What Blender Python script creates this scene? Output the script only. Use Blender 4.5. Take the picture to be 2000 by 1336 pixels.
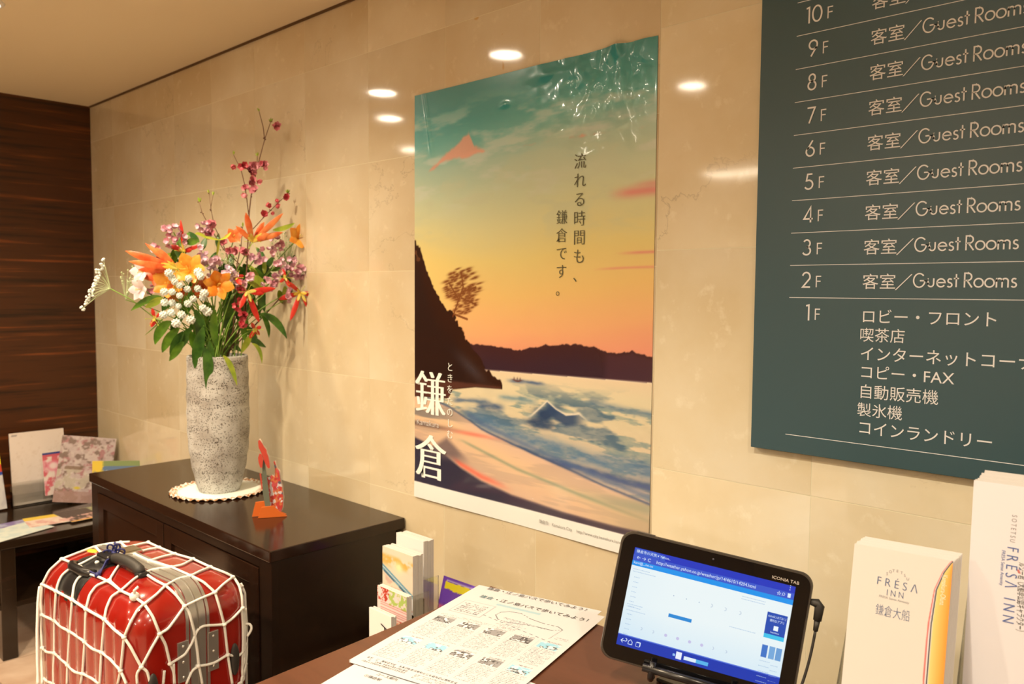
import bpy, bmesh, math, random
import numpy as np
from mathutils import Vector, Matrix
from mathutils.bvhtree import BVHTree
random.seed(7); RNG = np.random.default_rng(7)
S = bpy.context.scene; C = S.collection
for o in list(bpy.data.objects): bpy.data.objects.remove(o)

# ------------------------------------------------------------------ camera
CAMZ = 1.335; CAM = Vector((0.0, -1.35, CAMZ))
FPX, PIT, ROL, YAW = 1586.1, 0.0627725, 0.0069750, 0.759051
fw = Vector((-math.sin(YAW)*math.cos(PIT), math.cos(YAW)*math.cos(PIT), -math.sin(PIT)))
rt = Vector((math.cos(YAW), math.sin(YAW), 0.0)); up = rt.cross(fw)
RT = rt*math.cos(ROL) + up*math.sin(ROL); UP = -rt*math.sin(ROL) + up*math.cos(ROL)
cd = bpy.data.cameras.new('camera'); cam = bpy.data.objects.new('camera', cd); C.objects.link(cam)
cam.matrix_world = Matrix(((RT.x, UP.x, -fw.x, CAM.x), (RT.y, UP.y, -fw.y, CAM.y), (RT.z, UP.z, -fw.z, CAM.z), (0, 0, 0, 1)))
cd.sensor_width = 36; cd.lens = FPX/2000*36; cd.clip_start = .02
cd.dof.use_dof = True; cd.dof.focus_distance = 1.35; cd.dof.aperture_fstop = 7
S.camera = cam
def ray(px, py): return (RT*((px-1000)/FPX) - UP*((py-668)/FPX) + fw)
def at(px, py, X=None, Y=None, Z=None):
    d = ray(px, py)
    t = (X-CAM.x)/d.x if X is not None else (Y-CAM.y)/d.y if Y is not None else (Z-CAM.z)/d.z
    return CAM + d*t

# ------------------------------------------------------------------ light, exposure
S.view_settings.view_transform = 'Standard'; S.view_settings.look = 'None'
S.view_settings.gamma = 1.0; S.view_settings.use_curve_mapping = False
S.view_settings.exposure = .84; SCR = 2**-.84
S.cycles.use_denoising = True
S.cycles.transparent_max_bounces = 24; S.cycles.max_bounces = 8; S.cycles.sample_clamp_indirect = 6
W = bpy.data.worlds.new('world'); S.world = W; W.use_nodes = True
W.node_tree.nodes['Background'].inputs[0].default_value = (1, .8, .6, 1); W.node_tree.nodes['Background'].inputs[1].default_value = .05
LC = (1.0, .80, .56)
CEIL = CAMZ + .796
DOWNS = [(-1.938, -.653, 20), (-2.675, -.70, 17), (-3.042, -1.023, 15), (-3.619, -1.618, 9), (-1.692, -1.431, 66),
         (-.62, -1.12, 27), (.35, -1.1, 30), (-.75, -2.3, 38), (-2.95, -2.4, 24), (1.1, -2.4, 24)]  # this row: unseen downlights added to light the desk, right wall and lobby

# ------------------------------------------------------------------ colour helpers
def lin(c): 
    c = np.asarray(c, float)/255.0
    return np.where(c <= .04045, c/12.92, ((c+.055)/1.055)**2.4)
WREF = lin((240, 222, 198))
def P(*c):                                   # a colour as seen under the warm lamps -> surface colour
    return np.clip(lin(c)/WREF*.80, 0.002, .95)
def noise2(h, w, sx, sy, seed=0):
    g = np.random.default_rng(seed).random((int(sy)+2, int(sx)+2))
    y = np.linspace(0, sy-1e-6, h)[:, None]; x = np.linspace(0, sx-1e-6, w)[None, :]
    yi = y.astype(int); xi = x.astype(int); fy = y-yi; fx = x-xi; fy = fy*fy*(3-2*fy); fx = fx*fx*(3-2*fx)
    return (g[yi, xi]*(1-fx)*(1-fy)+g[yi, xi+1]*fx*(1-fy)+g[yi+1, xi]*(1-fx)*fy+g[yi+1, xi+1]*fx*fy)
def fnoise(h, w, sx, sy, seed=0, o=4):
    r = 0; a = 1; s = 0
    for k in range(o): r = r+a*noise2(h, w, sx*2**k, sy*2**k, seed+k); s += a; a *= .55
    return r/s

# ------------------------------------------------------------------ materials
def mat(name, col, rough=.5, metal=0, spec=.5, trans=0, alpha=1, emit=None, es=1, coat=0, ior=None, sheen=0):
    m = bpy.data.materials.new(name); m.use_nodes = True; b = m.node_tree.nodes['Principled BSDF']
    b.inputs['Base Color'].default_value = (*[float(x) for x in col], 1); b.inputs['Roughness'].default_value = rough
    b.inputs['Metallic'].default_value = metal; b.inputs['Specular IOR Level'].default_value = spec
    b.inputs['Transmission Weight'].default_value = trans; b.inputs['Coat Weight'].default_value = coat
    b.inputs['Coat Roughness'].default_value = .05
    if ior: b.inputs['IOR'].default_value = ior
    if emit is not None: b.inputs['Emission Color'].default_value = (*[float(x) for x in emit], 1); b.inputs['Emission Strength'].default_value = es
    return m
def nodes(m): return m.node_tree.nodes, m.node_tree.links, m.node_tree.nodes['Principled BSDF']
def N(m, t, **kw):
    n = m.node_tree.nodes.new(t)
    for k, v in kw.items():
        if k in n.inputs: n.inputs[k].default_value = v
        else: setattr(n, k, v)
    return n
def ramp(m, stops, fac):
    r = m.node_tree.nodes.new('ShaderNodeValToRGB'); e = r.color_ramp.elements
    while len(e) > 1: e.remove(e[-1])
    e[0].position = stops[0][0]; e[0].color = (*[float(x) for x in stops[0][1]], 1)
    for p, c in stops[1:]: q = e.new(p); q.color = (*[float(x) for x in c], 1)
    m.node_tree.links.new(fac, r.inputs[0]); return r.outputs[0]
def mix(m, fac, a, b, mode='MIX'):
    n = m.node_tree.nodes.new('ShaderNodeMix'); n.data_type = 'RGBA'; n.blend_type = mode
    for s, v in ((0, fac), (6, a), (7, b)):
        if hasattr(v, 'is_output'): m.node_tree.links.new(v, n.inputs[s])
        elif s == 0: n.inputs[0].default_value = v
        else: n.inputs[s].default_value = (*[float(x) for x in v], 1)
    return n.outputs[2]
def pos(m, scale=(1, 1, 1)):
    g = N(m, 'ShaderNodeNewGeometry'); mp = N(m, 'ShaderNodeMapping'); mp.inputs['Scale'].default_value = scale
    m.node_tree.links.new(g.outputs['Position'], mp.inputs['Vector']); return mp.outputs[0]
def bump(m, h, strength=.3, dist=.01):
    b = N(m, 'ShaderNodeBump'); b.inputs['Strength'].default_value = strength; b.inputs['Distance'].default_value = dist
    m.node_tree.links.new(h, b.inputs['Height']); m.node_tree.links.new(b.outputs[0], m.node_tree.nodes['Principled BSDF'].inputs['Normal'])

def marble(name, seed, base, dark, light):
    m = mat(name, base, .10, spec=.5); ns, L, b = nodes(m); p = pos(m)
    off = N(m, 'ShaderNodeMapping'); off.inputs['Location'].default_value = (seed*3.1, seed*1.7, seed*2.3)
    oi = N(m, 'ShaderNodeObjectInfo'); cx = N(m, 'ShaderNodeCombineXYZ'); mu = N(m, 'ShaderNodeMath', operation='MULTIPLY'); mu.inputs[1].default_value = 37
    L.new(oi.outputs['Random'], mu.inputs[0]); L.new(mu.outputs[0], cx.inputs[0]); L.new(mu.outputs[0], cx.inputs[2])
    va = N(m, 'ShaderNodeVectorMath', operation='ADD'); L.new(p, va.inputs[0]); L.new(cx.outputs[0], va.inputs[1]); L.new(va.outputs[0], off.inputs[0]); v = off.outputs[0]
    n1 = N(m, 'ShaderNodeTexNoise', Scale=3.2, Detail=6, Roughness=.55); L.new(v, n1.inputs['Vector'])
    c = ramp(m, [(.34, dark), (.52, base), (.72, light)], n1.outputs['Fac'])
    n2 = N(m, 'ShaderNodeTexNoise', Scale=24, Detail=5, Roughness=.6); L.new(v, n2.inputs['Vector'])     # pale fossil flecks
    f2 = ramp(m, [(.60, (0, 0, 0)), (.72, (.45, .45, .45))], n2.outputs['Fac']); c = mix(m, f2, c, np.clip(light*1.12, 0, 1))
    n3 = N(m, 'ShaderNodeTexNoise', Scale=2.6, Detail=7, Roughness=.62, Distortion=.4); L.new(v, n3.inputs['Vector'])   # hairline cracks
    f3 = ramp(m, [(.4955, (0, 0, 0)), (.4995, (.42, .42, .42)), (.5035, (0, 0, 0))], n3.outputs['Fac'])
    n4 = N(m, 'ShaderNodeTexNoise', Scale=1.9, Detail=2); L.new(v, n4.inputs['Vector']); f4 = ramp(m, [(.54, (0, 0, 0)), (.64, (1, 1, 1))], n4.outputs['Fac'])
    mm = N(m, 'ShaderNodeMath', operation='MULTIPLY'); L.new(f3, mm.inputs[0]); L.new(f4, mm.inputs[1])
    c = mix(m, mm.outputs[0], c, dark*.35)
    vo = N(m, 'ShaderNodeTexNoise', Scale=17, Detail=2, Distortion=.6); L.new(v, vo.inputs['Vector']); f5 = ramp(m, [(.745, (0, 0, 0)), (.775, (.7, .7, .7))], vo.outputs['Fac'])
    c = mix(m, f5, c, P(206, 150, 70))                                                               # ochre patches
    rv = N(m, 'ShaderNodeMapRange'); L.new(oi.outputs['Random'], rv.inputs[0]); rv.inputs[3].default_value = .93; rv.inputs[4].default_value = 1.03
    hs = N(m, 'ShaderNodeHueSaturation'); L.new(c, hs.inputs['Color']); L.new(rv.outputs[0], hs.inputs['Value']); L.new(hs.outputs[0], b.inputs['Base Color'])
    n6 = N(m, 'ShaderNodeTexNoise', Scale=5, Detail=3); L.new(v, n6.inputs['Vector'])
    rr = N(m, 'ShaderNodeMapRange'); L.new(n6.outputs['Fac'], rr.inputs[0]); rr.inputs[3].default_value = .035; rr.inputs[4].default_value = .10; L.new(rr.outputs[0], b.inputs['Roughness'])
    return m
M_MARB = marble('cream marble', 1, P(219, 192, 148), P(211, 181, 134), P(228, 204, 163))
M_MARB2 = marble('cream marble pale', 2, P(236, 211, 166), P(228, 200, 150), P(242, 221, 182))
M_GROUT = mat('grout', P(232, 212, 168), .8)
def wood(name, c1, c2, c3, scale, rough, axis=(1, 1, 1), coat=0):
    m = mat(name, c1, rough, coat=coat); ns, L, b = nodes(m); v = pos(m, axis)
    n = N(m, 'ShaderNodeTexNoise', Scale=scale, Detail=6, Roughness=.6, Distortion=.15); L.new(v, n.inputs['Vector'])
    L.new(ramp(m, [(.34, c1), (.46, c2), (.56, c2), (.70, c3)], n.outputs['Fac']), b.inputs['Base Color']); return m
M_ZEB = wood('zebrano veneer', P(40, 18, 4), P(74, 35, 9), P(138, 68, 24), 5.0, .38, (1, .3, 10))
M_CAB = wood('espresso wood', P(34, 18, 9), P(42, 23, 12), P(50, 28, 15), 4, .16, (1, 8, 8)); 
M_CABD = wood('espresso wood dark', P(30, 16, 8), P(36, 20, 10), P(42, 23, 12), 4, .30, (1, 8, 8))
M_DESK = wood('reddish brown desk', P(84, 44, 24), P(92, 49, 28), P(102, 55, 32), 3, .32, (1, 9, 9))
M_TABLE = wood('black brown table', P(36, 22, 12), P(40, 26, 14), P(48, 30, 18), 4, .16, (6, 1, 6))
M_CEIL = mat('ceiling paint', P(236, 208, 160), .9, spec=.1)
M_WALLP = mat('beige wall paint', P(214, 180, 130), .85)
M_FLOOR = mat('floor tile beige', P(214, 176, 140), .28); M_FG = mat('floor grout', P(150, 118, 90), .9)
def _fl():
    m = M_FLOOR; ns, L, b = nodes(m); v = pos(m); n = N(m, 'ShaderNodeTexNoise', Scale=6, Detail=6); L.new(v, n.inputs['Vector'])
    L.new(ramp(m, [(.35, P(200, 158, 122)), (.65, P(228, 192, 156))], n.outputs['Fac']), b.inputs['Base Color'])
_fl()
def col_mat(name, rough=.5, coat=0, emit=0, spec=.5):
    m = mat(name, (1, 1, 1), rough, coat=coat, spec=spec); ns, L, b = nodes(m); a = N(m, 'ShaderNodeAttribute', attribute_name='Col')
    L.new(a.outputs['Color'], b.inputs['Base Color'])
    if emit: L.new(a.outputs['Color'], b.inputs['Emission Color']); b.inputs['Emission Strength'].default_value = emit
    return m
M_PRINT = col_mat('printed paper', .55); M_GLOSSP = col_mat('glossy print', .24, spec=.6, coat=.7)
M_WHITE = mat('white paper', (.64, .63, .62), .6); M_BLACKT = mat('black print', P(30, 30, 34), .6)
M_TEAL = mat('teal sign board', P(26, 70, 74), .5, spec=.5, coat=.8); M_TEAL.node_tree.nodes['Principled BSDF'].inputs['Coat Roughness'].default_value = .38
M_CREAM = mat('cream lettering', P(238, 226, 208), .5)
def clear(name):
    m = bpy.data.materials.new(name); m.use_nodes = True; ns = m.node_tree.nodes; L = m.node_tree.links; ns.remove(ns['Principled BSDF'])
    t = N(m, 'ShaderNodeBsdfTransparent'); t.inputs[0].default_value = (.95, .955, .95, 1); g = N(m, 'ShaderNodeBsdfGlossy'); g.inputs['Roughness'].default_value = .04
    f = N(m, 'ShaderNodeFresnel'); f.inputs[0].default_value = 1.35; mx = N(m, 'ShaderNodeMixShader'); L.new(f.outputs[0], mx.inputs[0]); L.new(t.outputs[0], mx.inputs[1]); L.new(g.outputs[0], mx.inputs[2]); L.new(mx.outputs[0], ns['Material Output'].inputs[0]); return m
M_ACR = clear('clear acrylic')

# ------------------------------------------------------------------ mesh helpers
ORI = {}
def tag(o, label=None, cat=None, group=None, kind=None):
    if label: o['label'] = label
    if cat: o['category'] = cat
    if group: o['group'] = group
    if kind: o['kind'] = kind
    return o
def thing(name, label, cat, loc, group=None):
    o = bpy.data.objects.new(name, None); o.empty_display_size = .05; C.objects.link(o); o.location = loc; ORI[o.name] = Vector(loc)
    return tag(o, label, cat, group)
class MB:
    def __init__(s): s.v = []; s.f = []; s.c = None
    def add(s, vs, fs):
        n = len(s.v); s.v += [tuple(v) for v in vs]; s.f += [tuple(i+n for i in f) for f in fs]; return s
    def box(s, a, b, M=None):
        x0, y0, z0 = a; x1, y1, z1 = b
        vs = [Vector(p) for p in ((x0, y0, z0), (x1, y0, z0), (x1, y1, z0), (x0, y1, z0), (x0, y0, z1), (x1, y0, z1), (x1, y1, z1), (x0, y1, z1))]
        if M: vs = [M @ v for v in vs]
        return s.add(vs, [(3, 2, 1, 0), (4, 5, 6, 7), (0, 1, 5, 4), (1, 2, 6, 5), (2, 3, 7, 6), (3, 0, 4, 7)])
    def prism(s, pts, off):                      # closed outline pts (3d) swept by off
        pts = [Vector(p) for p in pts]; n = len(pts); off = Vector(off)
        return s.add(pts+[p+off for p in pts], [tuple(range(n))[::-1], tuple(range(n, 2*n))]+[(i, (i+1) % n, n+(i+1) % n, n+i) for i in range(n)])
    def tube(s, pts, r, n=8, caps=True, closed=False):
        pts = [Vector(p) for p in pts]; K = len(pts); rs = r if hasattr(r, '__len__') else [r]*K
        vs = []; prev = None
        for i, p in enumerate(pts):
            t = (pts[(i+1) % K]-pts[i-1]) if closed else (pts[min(i+1, K-1)]-pts[max(i-1, 0)])
            if t.length < 1e-9: t = Vector((0, 0, 1))
            t.normalize()
            if prev is None:
                a = t.cross(Vector((0, 0, 1)));  a = a if a.length > .1 else t.cross(Vector((1, 0, 0)))
            else: a = prev-t*prev.dot(t)
            if a.length < 1e-6: a = t.orthogonal()
            a.normalize(); prev = a; b = t.cross(a)
            vs += [p+(a*math.cos(2*math.pi*k/n)+b*math.sin(2*math.pi*k/n))*rs[i] for k in range(n)]
        fs = []
        for i in range(K if closed else K-1):
            j = (i+1) % K
            fs += [(i*n+k, i*n+(k+1) % n, j*n+(k+1) % n, j*n+k) for k in range(n)]
        if caps and not closed: fs += [tuple(range(n))[::-1], tuple((K-1)*n+k for k in range(n))]
        return s.add(vs, fs)
    def lathe(s, prof, c, n=48):
        c = Vector(c); vs = []
        for r, z in prof: vs += [c+Vector((r*math.cos(2*math.pi*k/n), r*math.sin(2*math.pi*k/n), z)) for k in range(n)]
        fs = []
        for i in range(len(prof)-1): fs += [(i*n+k, i*n+(k+1) % n, (i+1)*n+(k+1) % n, (i+1)*n+k) for k in range(n)]
        return s.add(vs, fs)
    def ball(s, c, r, sub=1, squash=(1, 1, 1), jit=0):
        bm = bmesh.new(); bmesh.ops.create_icosphere(bm, subdivisions=sub, radius=1); c = Vector(c)
        vs = [c+Vector((v.co.x*squash[0], v.co.y*squash[1], v.co.z*squash[2]))*(r*(1+random.uniform(-jit, jit))) for v in bm.verts]
        fs = [tuple(v.index for v in f.verts) for f in bm.faces]; bm.free(); return s.add(vs, fs)
def obj(name, mb, m, parent=None, smooth=False, loc=None, bevel=0, label=None, cat=None, group=None, kind=None, bseg=2):
    me = bpy.data.meshes.new(name); org = ORI[parent.name] if parent else Vector(loc if loc is not None else (0, 0, 0))
    me.from_pydata([tuple(Vector(v)-org) for v in mb.v], [], mb.f); me.update()
    if bevel:
        bm = bmesh.new(); bm.from_mesh(me); bmesh.ops.remove_doubles(bm, verts=bm.verts, dist=1e-6)
        bmesh.ops.bevel(bm, geom=[e for e in bm.edges if len(e.link_faces) == 2 and e.calc_face_angle(0) > .5], offset=bevel, segments=bseg, profile=.5, affect='EDGES'); bm.to_mesh(me); bm.free()
    bm = bmesh.new(); bm.from_mesh(me); bmesh.ops.recalc_face_normals(bm, faces=bm.faces); bm.to_mesh(me); bm.free()
    if smooth:
        for p in me.polygons: p.use_smooth = True
    if m: me.materials.append(m)
    o = bpy.data.objects.new(name, me); C.objects.link(o)
    if parent: o.parent = parent; ORI[o.name] = org
    else: o.location = org; ORI[o.name] = org
    return tag(o, label, cat, group, kind)
def autosmooth(o, ang=.7):
    for p in o.data.polygons: p.use_smooth = True
    bm = bmesh.new(); bm.from_mesh(o.data)
    for e in bm.edges:
        if len(e.link_faces) == 2 and e.calc_face_angle(0) > ang: e.smooth = False
    bm.to_mesh(o.data); bm.free(); return o
def painted(name, p00, du, dv, nx, ny, fn, m, parent=None, disp=None, thick=0, loc=None, arr=None, **kw):
    """grid from p00 along du, dv; fn(U, V, h, w) -> (h, w, 3) 0..255 colours as seen in the lamp light"""
    p00 = Vector(p00); du = Vector(du); dv = Vector(dv); nrm = dv.cross(du).normalized()*-1
    u = np.linspace(0, 1, nx+1); v = np.linspace(0, 1, ny+1); U, V = np.meshgrid(u, v)
    col = P(*[0, 0, 0]) if False else fn(U, V, ny+1, nx+1)
    col = np.clip(lin(col)/WREF*.8, .002, .95)
    org = ORI[parent.name] if parent else (Vector(loc) if loc is not None else p00)
    X = np.array(p00-org)+U[..., None]*np.array(du)+V[..., None]*np.array(dv)
    if disp is not None: X = X+disp(U, V, ny+1, nx+1)[..., None]*np.array(nrm)
    idx = np.arange((nx+1)*(ny+1)).reshape(ny+1, nx+1)
    F = np.stack([idx[:-1, :-1], idx[:-1, 1:], idx[1:, 1:], idx[1:, :-1]], -1).reshape(-1, 4)
    VX = X.reshape(-1, 3); CC = col.reshape(-1, 3)
    faces = F.tolist()
    if thick:
        bi = list(idx[0, :])+list(idx[1:, -1])+list(idx[-1, :-1][::-1])+list(idx[1:-1, 0][::-1]); n0 = len(VX)
        bv = VX[bi]-np.array(nrm)*thick; VX = np.vstack([VX, bv]); CC = np.vstack([CC, np.full((len(bi), 3), .8)])
        k = len(bi); faces += [[int(bi[i]), n0+i, n0+(i+1) % k, int(bi[(i+1) % k])] for i in range(k)]; faces.append([n0+i for i in range(k)][::-1])
    me = bpy.data.meshes.new(name); me.from_pydata(VX.tolist(), [], faces); me.update()
    ca = me.color_attributes.new('Col', 'FLOAT_COLOR', 'POINT'); ca.data.foreach_set('color', np.hstack([CC, np.ones((len(CC), 1))]).ravel().astype(np.float32))
    if disp is not None:
        me.polygons.foreach_set('use_smooth', [True]*len(me.polygons))
    me.materials.append(m); o = bpy.data.objects.new(name, me); C.objects.link(o)
    if parent: o.parent = parent
    else: o.location = org
    ORI[o.name] = org
    return tag(o, **kw)
def text(name, s, size, origin, right, upv, m, parent=None, sx=1.0, vertical=False, gap=1.0, thin=0, fat=None, res=3, shear=0, align='LEFT', thick=0):
    """flat lettering on a plane; right, upv are unit vectors"""
    right = Vector(right); upv = Vector(upv); origin = Vector(origin); mb = MB()
    jobs = [(ch, 0, -i*gap*size) for i, ch in enumerate(s)] if vertical else [(s, 0, 0)]
    for (st, ox, oy) in jobs:
        if not st.strip(): continue
        c = bpy.data.curves.new('t', 'FONT'); c.body = st; c.size = 1; c.resolution_u = res; c.dimensions = '2D'; c.fill_mode = 'BOTH'; c.offset = -thin; c.align_x = align; c.shear = shear
        o = bpy.data.objects.new('t', c); me = bpy.data.meshes.new_from_object(o); cs = [v.co.copy() for v in me.vertices]; fs = [tuple(p.vertices) for p in me.polygons]
        for k, (dx, dn) in enumerate(fat or [(0, 0)]):
            mb.add([origin+right*((v.x*sx+dx)*size+ox)+upv*(v.y*size+oy)+right.cross(upv)*(dn*1e-4) for v in cs], fs)
        bpy.data.objects.remove(o); bpy.data.curves.remove(c); bpy.data.meshes.remove(me)
    me = bpy.data.meshes.new(name); org = ORI[parent.name] if parent else origin
    me.from_pydata([tuple(Vector(v)-org) for v in mb.v], [], mb.f); me.update(); me.materials.append(m)
    o = bpy.data.objects.new(name, me); C.objects.link(o)
    if parent: o.parent = parent
    ORI[o.name] = org
    return o

# ------------------------------------------------------------------ stroke lettering (geometric sans)
def arc(cx, cy, rx, ry, a0, a1, n=20): return [(cx+rx*math.cos(math.radians(a0+(a1-a0)*i/n)), cy+ry*math.sin(math.radians(a0+(a1-a0)*i/n))) for i in range(n+1)]
GL = {
 'G': (.98, [arc(.46, .48, .39, .47, 42, 360, 30)+[(.85, .46), (.5, .46)]]), 'u': (.62, [[(.08, .62), (.08, .24)]+arc(.27, .25, .19, .2, 180, 360, 12)+[(.46, .62)]]),
 'e': (.70, [[(.06, .33), (.60, .33)]+arc(.33, .31, .27, .27, 5, 325, 22)]), 's': (.46, [arc(.22, .45, .13, .13, 35, 230, 10)+arc(.2, .17, .15, .14, 60, -150, 12)]),
 't': (.36, [[(.17, .9), (.17, .02)], [(.0, .6), (.34, .6)]]), 'R': (.66, [[(.1, 0), (.1, .95), (.3, .95)]+arc(.3, .71, .24, .24, 90, -90, 14)+[(.1, .47)], [(.26, .46), (.58, 0)]]),
 'o': (.68, [arc(.33, .31, .28, .28, 0, 360, 26)]), 'm': (.92, [[(.08, .62), (.08, 0)], [(.08, .38)]+arc(.25, .42, .17, .17, 180, 0, 10)+[(.42, 0)], [(.42, .38)]+arc(.6, .42, .18, .17, 180, 0, 10)+[(.78, 0)]]),
 'F': (.58, [[(.1, 0), (.1, .95), (.52, .95)], [(.1, .52), (.48, .52)]]), ' ': (.34, []),
 '0': (.72, [arc(.34, .5, .28, .46, 0, 360, 28)]), '1': (.46, [[(.12, .9), (.3, .95), (.3, 0)]]),
 '2': (.62, [arc(.3, .68, .24, .27, 165, -25, 14)+[(.08, .05), (.56, .05)]]), '3': (.6, [arc(.27, .72, .21, .22, 150, -90, 14), arc(.26, .27, .25, .24, 90, -155, 16)]),
 '4': (.66, [[(.6, .22), (.04, .22), (.46, .95), (.46, 0)]]), '5': (.62, [[(.5, .93), (.2, .93), (.13, .55)]+arc(.27, .3, .26, .27, 110, -150, 16)]),
 '6': (.64, [[(.46, .96), (.12, .42)], arc(.31, .29, .25, .26, 0, 360, 24)]), '7': (.6, [[(.06, .93), (.54, .93), (.18, 0)]]),
 '8': (.62, [arc(.3, .72, .19, .21, 0, 360, 20), arc(.3, .26, .24, .25, 0, 360, 22)]), '9': (.64, [[(.18, .0), (.52, .54)], arc(.31, .68, .25, .26, 0, 360, 24)]),
}
def strokes(mb, s, size, origin, right, upv, w=.095, sx=1.0, track=0):
    right = Vector(right); upv = Vector(upv); origin = Vector(origin); x = 0
    for ch in s:
        adv, pls = GL[ch]
        for pl in pls:
            closed = (Vector(pl[0])-Vector(pl[-1])).length < 1e-4; q = [Vector((a*sx+x, b)) for a, b in pl]
            if closed: q = q[:-1]
            n = len(q); L = []; R = []
            for i in range(n):
                a = q[i-1] if (i > 0 or closed) else None; b = q[(i+1) % n] if (i < n-1 or closed) else None
                d1 = (q[i]-a).normalized() if a is not None else None; d2 = (b-q[i]).normalized() if b is not None else None
                if d1 is None: d1 = d2
                if d2 is None: d2 = d1
                t = d1+d2; t = t.normalized() if t.length > .1 else d2; nn = Vector((-t.y, t.x)); k = 1/max(.45, nn.dot(Vector((-d1.y, d1.x))))
                L.append(q[i]+nn*(w/2*k)); R.append(q[i]-nn*(w/2*k))
            vs = [origin+right*(p.x*size)+upv*(p.y*size) for p in L+R]
            mb.add(vs, [(i, (i+1) % n, n+(i+1) % n, n+i) for i in range(n if closed else n-1)])
        x += adv*sx+track
    return x*size

# ================================================================== SETTING
XW = -3.85; XR = 2.2; YB = -4.6
fl = obj('floor', MB().box((XW-.1, YB-.1, -.12), (XR+.1, .1, -.004)), M_FG, kind='structure')
for i in range(11):
    for j in range(9):
        x0 = XW+.30*i; y0 = -.30*j
        if x0 > -.8: continue
        obj('tile', MB().box((x0+.002, max(y0-.298, YB), -.004), (x0+.298, y0-.002, .0)), M_FLOOR, fl)
obj('floor_slab', MB().box((XW, YB, -.004), (XR, -2.702, 0)).box((-.85, -2.7, -.004), (XR, 0, 0)), M_FLOOR, fl)
ce = obj('ceiling', MB().box((XW-.1, YB-.1, CEIL), (XR+.1, .1, CEIL+.1)), M_CEIL, kind='structure')
obj('shadow_trim_1', MB().box((XW, -.006, CEIL-.006), (XR, .001, CEIL)), mat('painted gap shade', P(96, 66, 34), .8), kind='structure')  # solid dark strip, shade of the ceiling recess put into its colour
wl = obj('wall_left', MB().box((XW-.1, YB, 0), (XW, .1, CEIL)), M_ZEB, kind='structure')
obj('wall_right', MB().box((XR, YB, 0), (XR+.1, .1, CEIL)), M_WALLP, kind='structure')
obj('wall_front', MB().box((XW, YB-.1, 0), (XR, YB, CEIL)), M_WALLP, kind='structure')
wb = obj('wall_back', MB().box((XW-.1, .0003, 0), (XR, .1, CEIL)), M_GROUT, kind='structure')
SPL = -.8925
TW = .295; nS = 0
def slab(x0, x1, z0, z1, m, g=.0006):
    z0 = max(z0, 0); z1 = min(z1, CEIL); x0 = max(x0, XW); x1 = min(x1, XR)
    if z1-z0 < .02 or x1-x0 < .02: return
    dy = random.uniform(-.0001, .0001)
    obj('marble_slab', MB().box((x0+g, dy, z0+g), (x1-g, .0125, z1-g)), m, wb)
xs = [SPL]
while xs[-1] > XW+.02: xs.append(xs[-1]-(.31 if len(xs) < 5 else .2945))
zs = [CAMZ+.6394+.2945-.2945*k for k in range(9)]
for a, b in zip(xs[1:], xs[:-1]):
    for k in range(len(zs)-1): slab(a, b, zs[k+1], zs[k], M_MARB)
zr = [CAMZ+.93, CAMZ+.5045, CAMZ+.081, CAMZ-.3475, CAMZ-.775, CAMZ-1.2, 0]
for i in range(11):
    for k in range(len(zr)-1): slab(SPL+.3205*i, SPL+.3205*(i+1), zr[k+1], zr[k], M_MARB2, .0008)

# ---- downlights
M_TRIM = mat('white lamp ring', (.8, .8, .78), .5); M_LAMP = mat('glowing lamp', (1, 1, 1), .5, emit=(1, .86, .66), es=34)
for i, (x, y, e) in enumerate(DOWNS):
    wh = ['above the cabinet nearest the marble wall', 'above the flower vase', 'over the aisle left of the suitcase', 'nearest the dark wood wall', 'above the suitcase', 'above the desk by the poster',
          'above the desk end by the directory board', 'behind the camera over the aisle', 'in the middle of the lobby', 'at the far right of the lobby'][i]
    t = thing('ceiling_downlight', 'small round recessed warm downlight '+wh, 'ceiling light', (x, y, CEIL), 'recessed downlights')
    r = MB().lathe([(.052, -.001), (.052, -.006), (.060, -.006), (.066, -.001), (.066, 0)], (x, y, CEIL), 32); obj('ring', r, M_TRIM, t, smooth=True)
    obj('lamp', MB().lathe([(.0001, -.0025), (.052, -.0025)], (x, y, CEIL), 32), M_LAMP, t)
    ld = bpy.data.lights.new('lamp_beam', 'SPOT'); ld.energy = e; ld.color = (1.0, .775, .51) if x < -1 else (1.0, .82, .60); ld.spot_size = 2.45; ld.spot_blend = .75; ld.shadow_soft_size = .035
    lo = bpy.data.objects.new('lamp_beam', ld); C.objects.link(lo); lo.parent = t; lo.location = (0, 0, -.03)
t = thing('ceiling_light_panel', 'long luminous ceiling panel at the back of the lobby', 'ceiling light', (-1.3, -3.6, CEIL))
obj('diffuser', MB().box((-2.85, -3.68, CEIL-.012), (-.6, -3.50, CEIL-.001)), mat('panel glow', (1, 1, 1), .5, emit=(1, .84, .62), es=20), t)
obj('frame', MB().box((-2.78, -3.71, CEIL-.014), (-.57, -3.68, CEIL-.001)), M_TRIM, t); obj('frame', MB().box((-2.78, -3.50, CEIL-.014), (-.57, -3.47, CEIL-.001)), M_TRIM, t)

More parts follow.
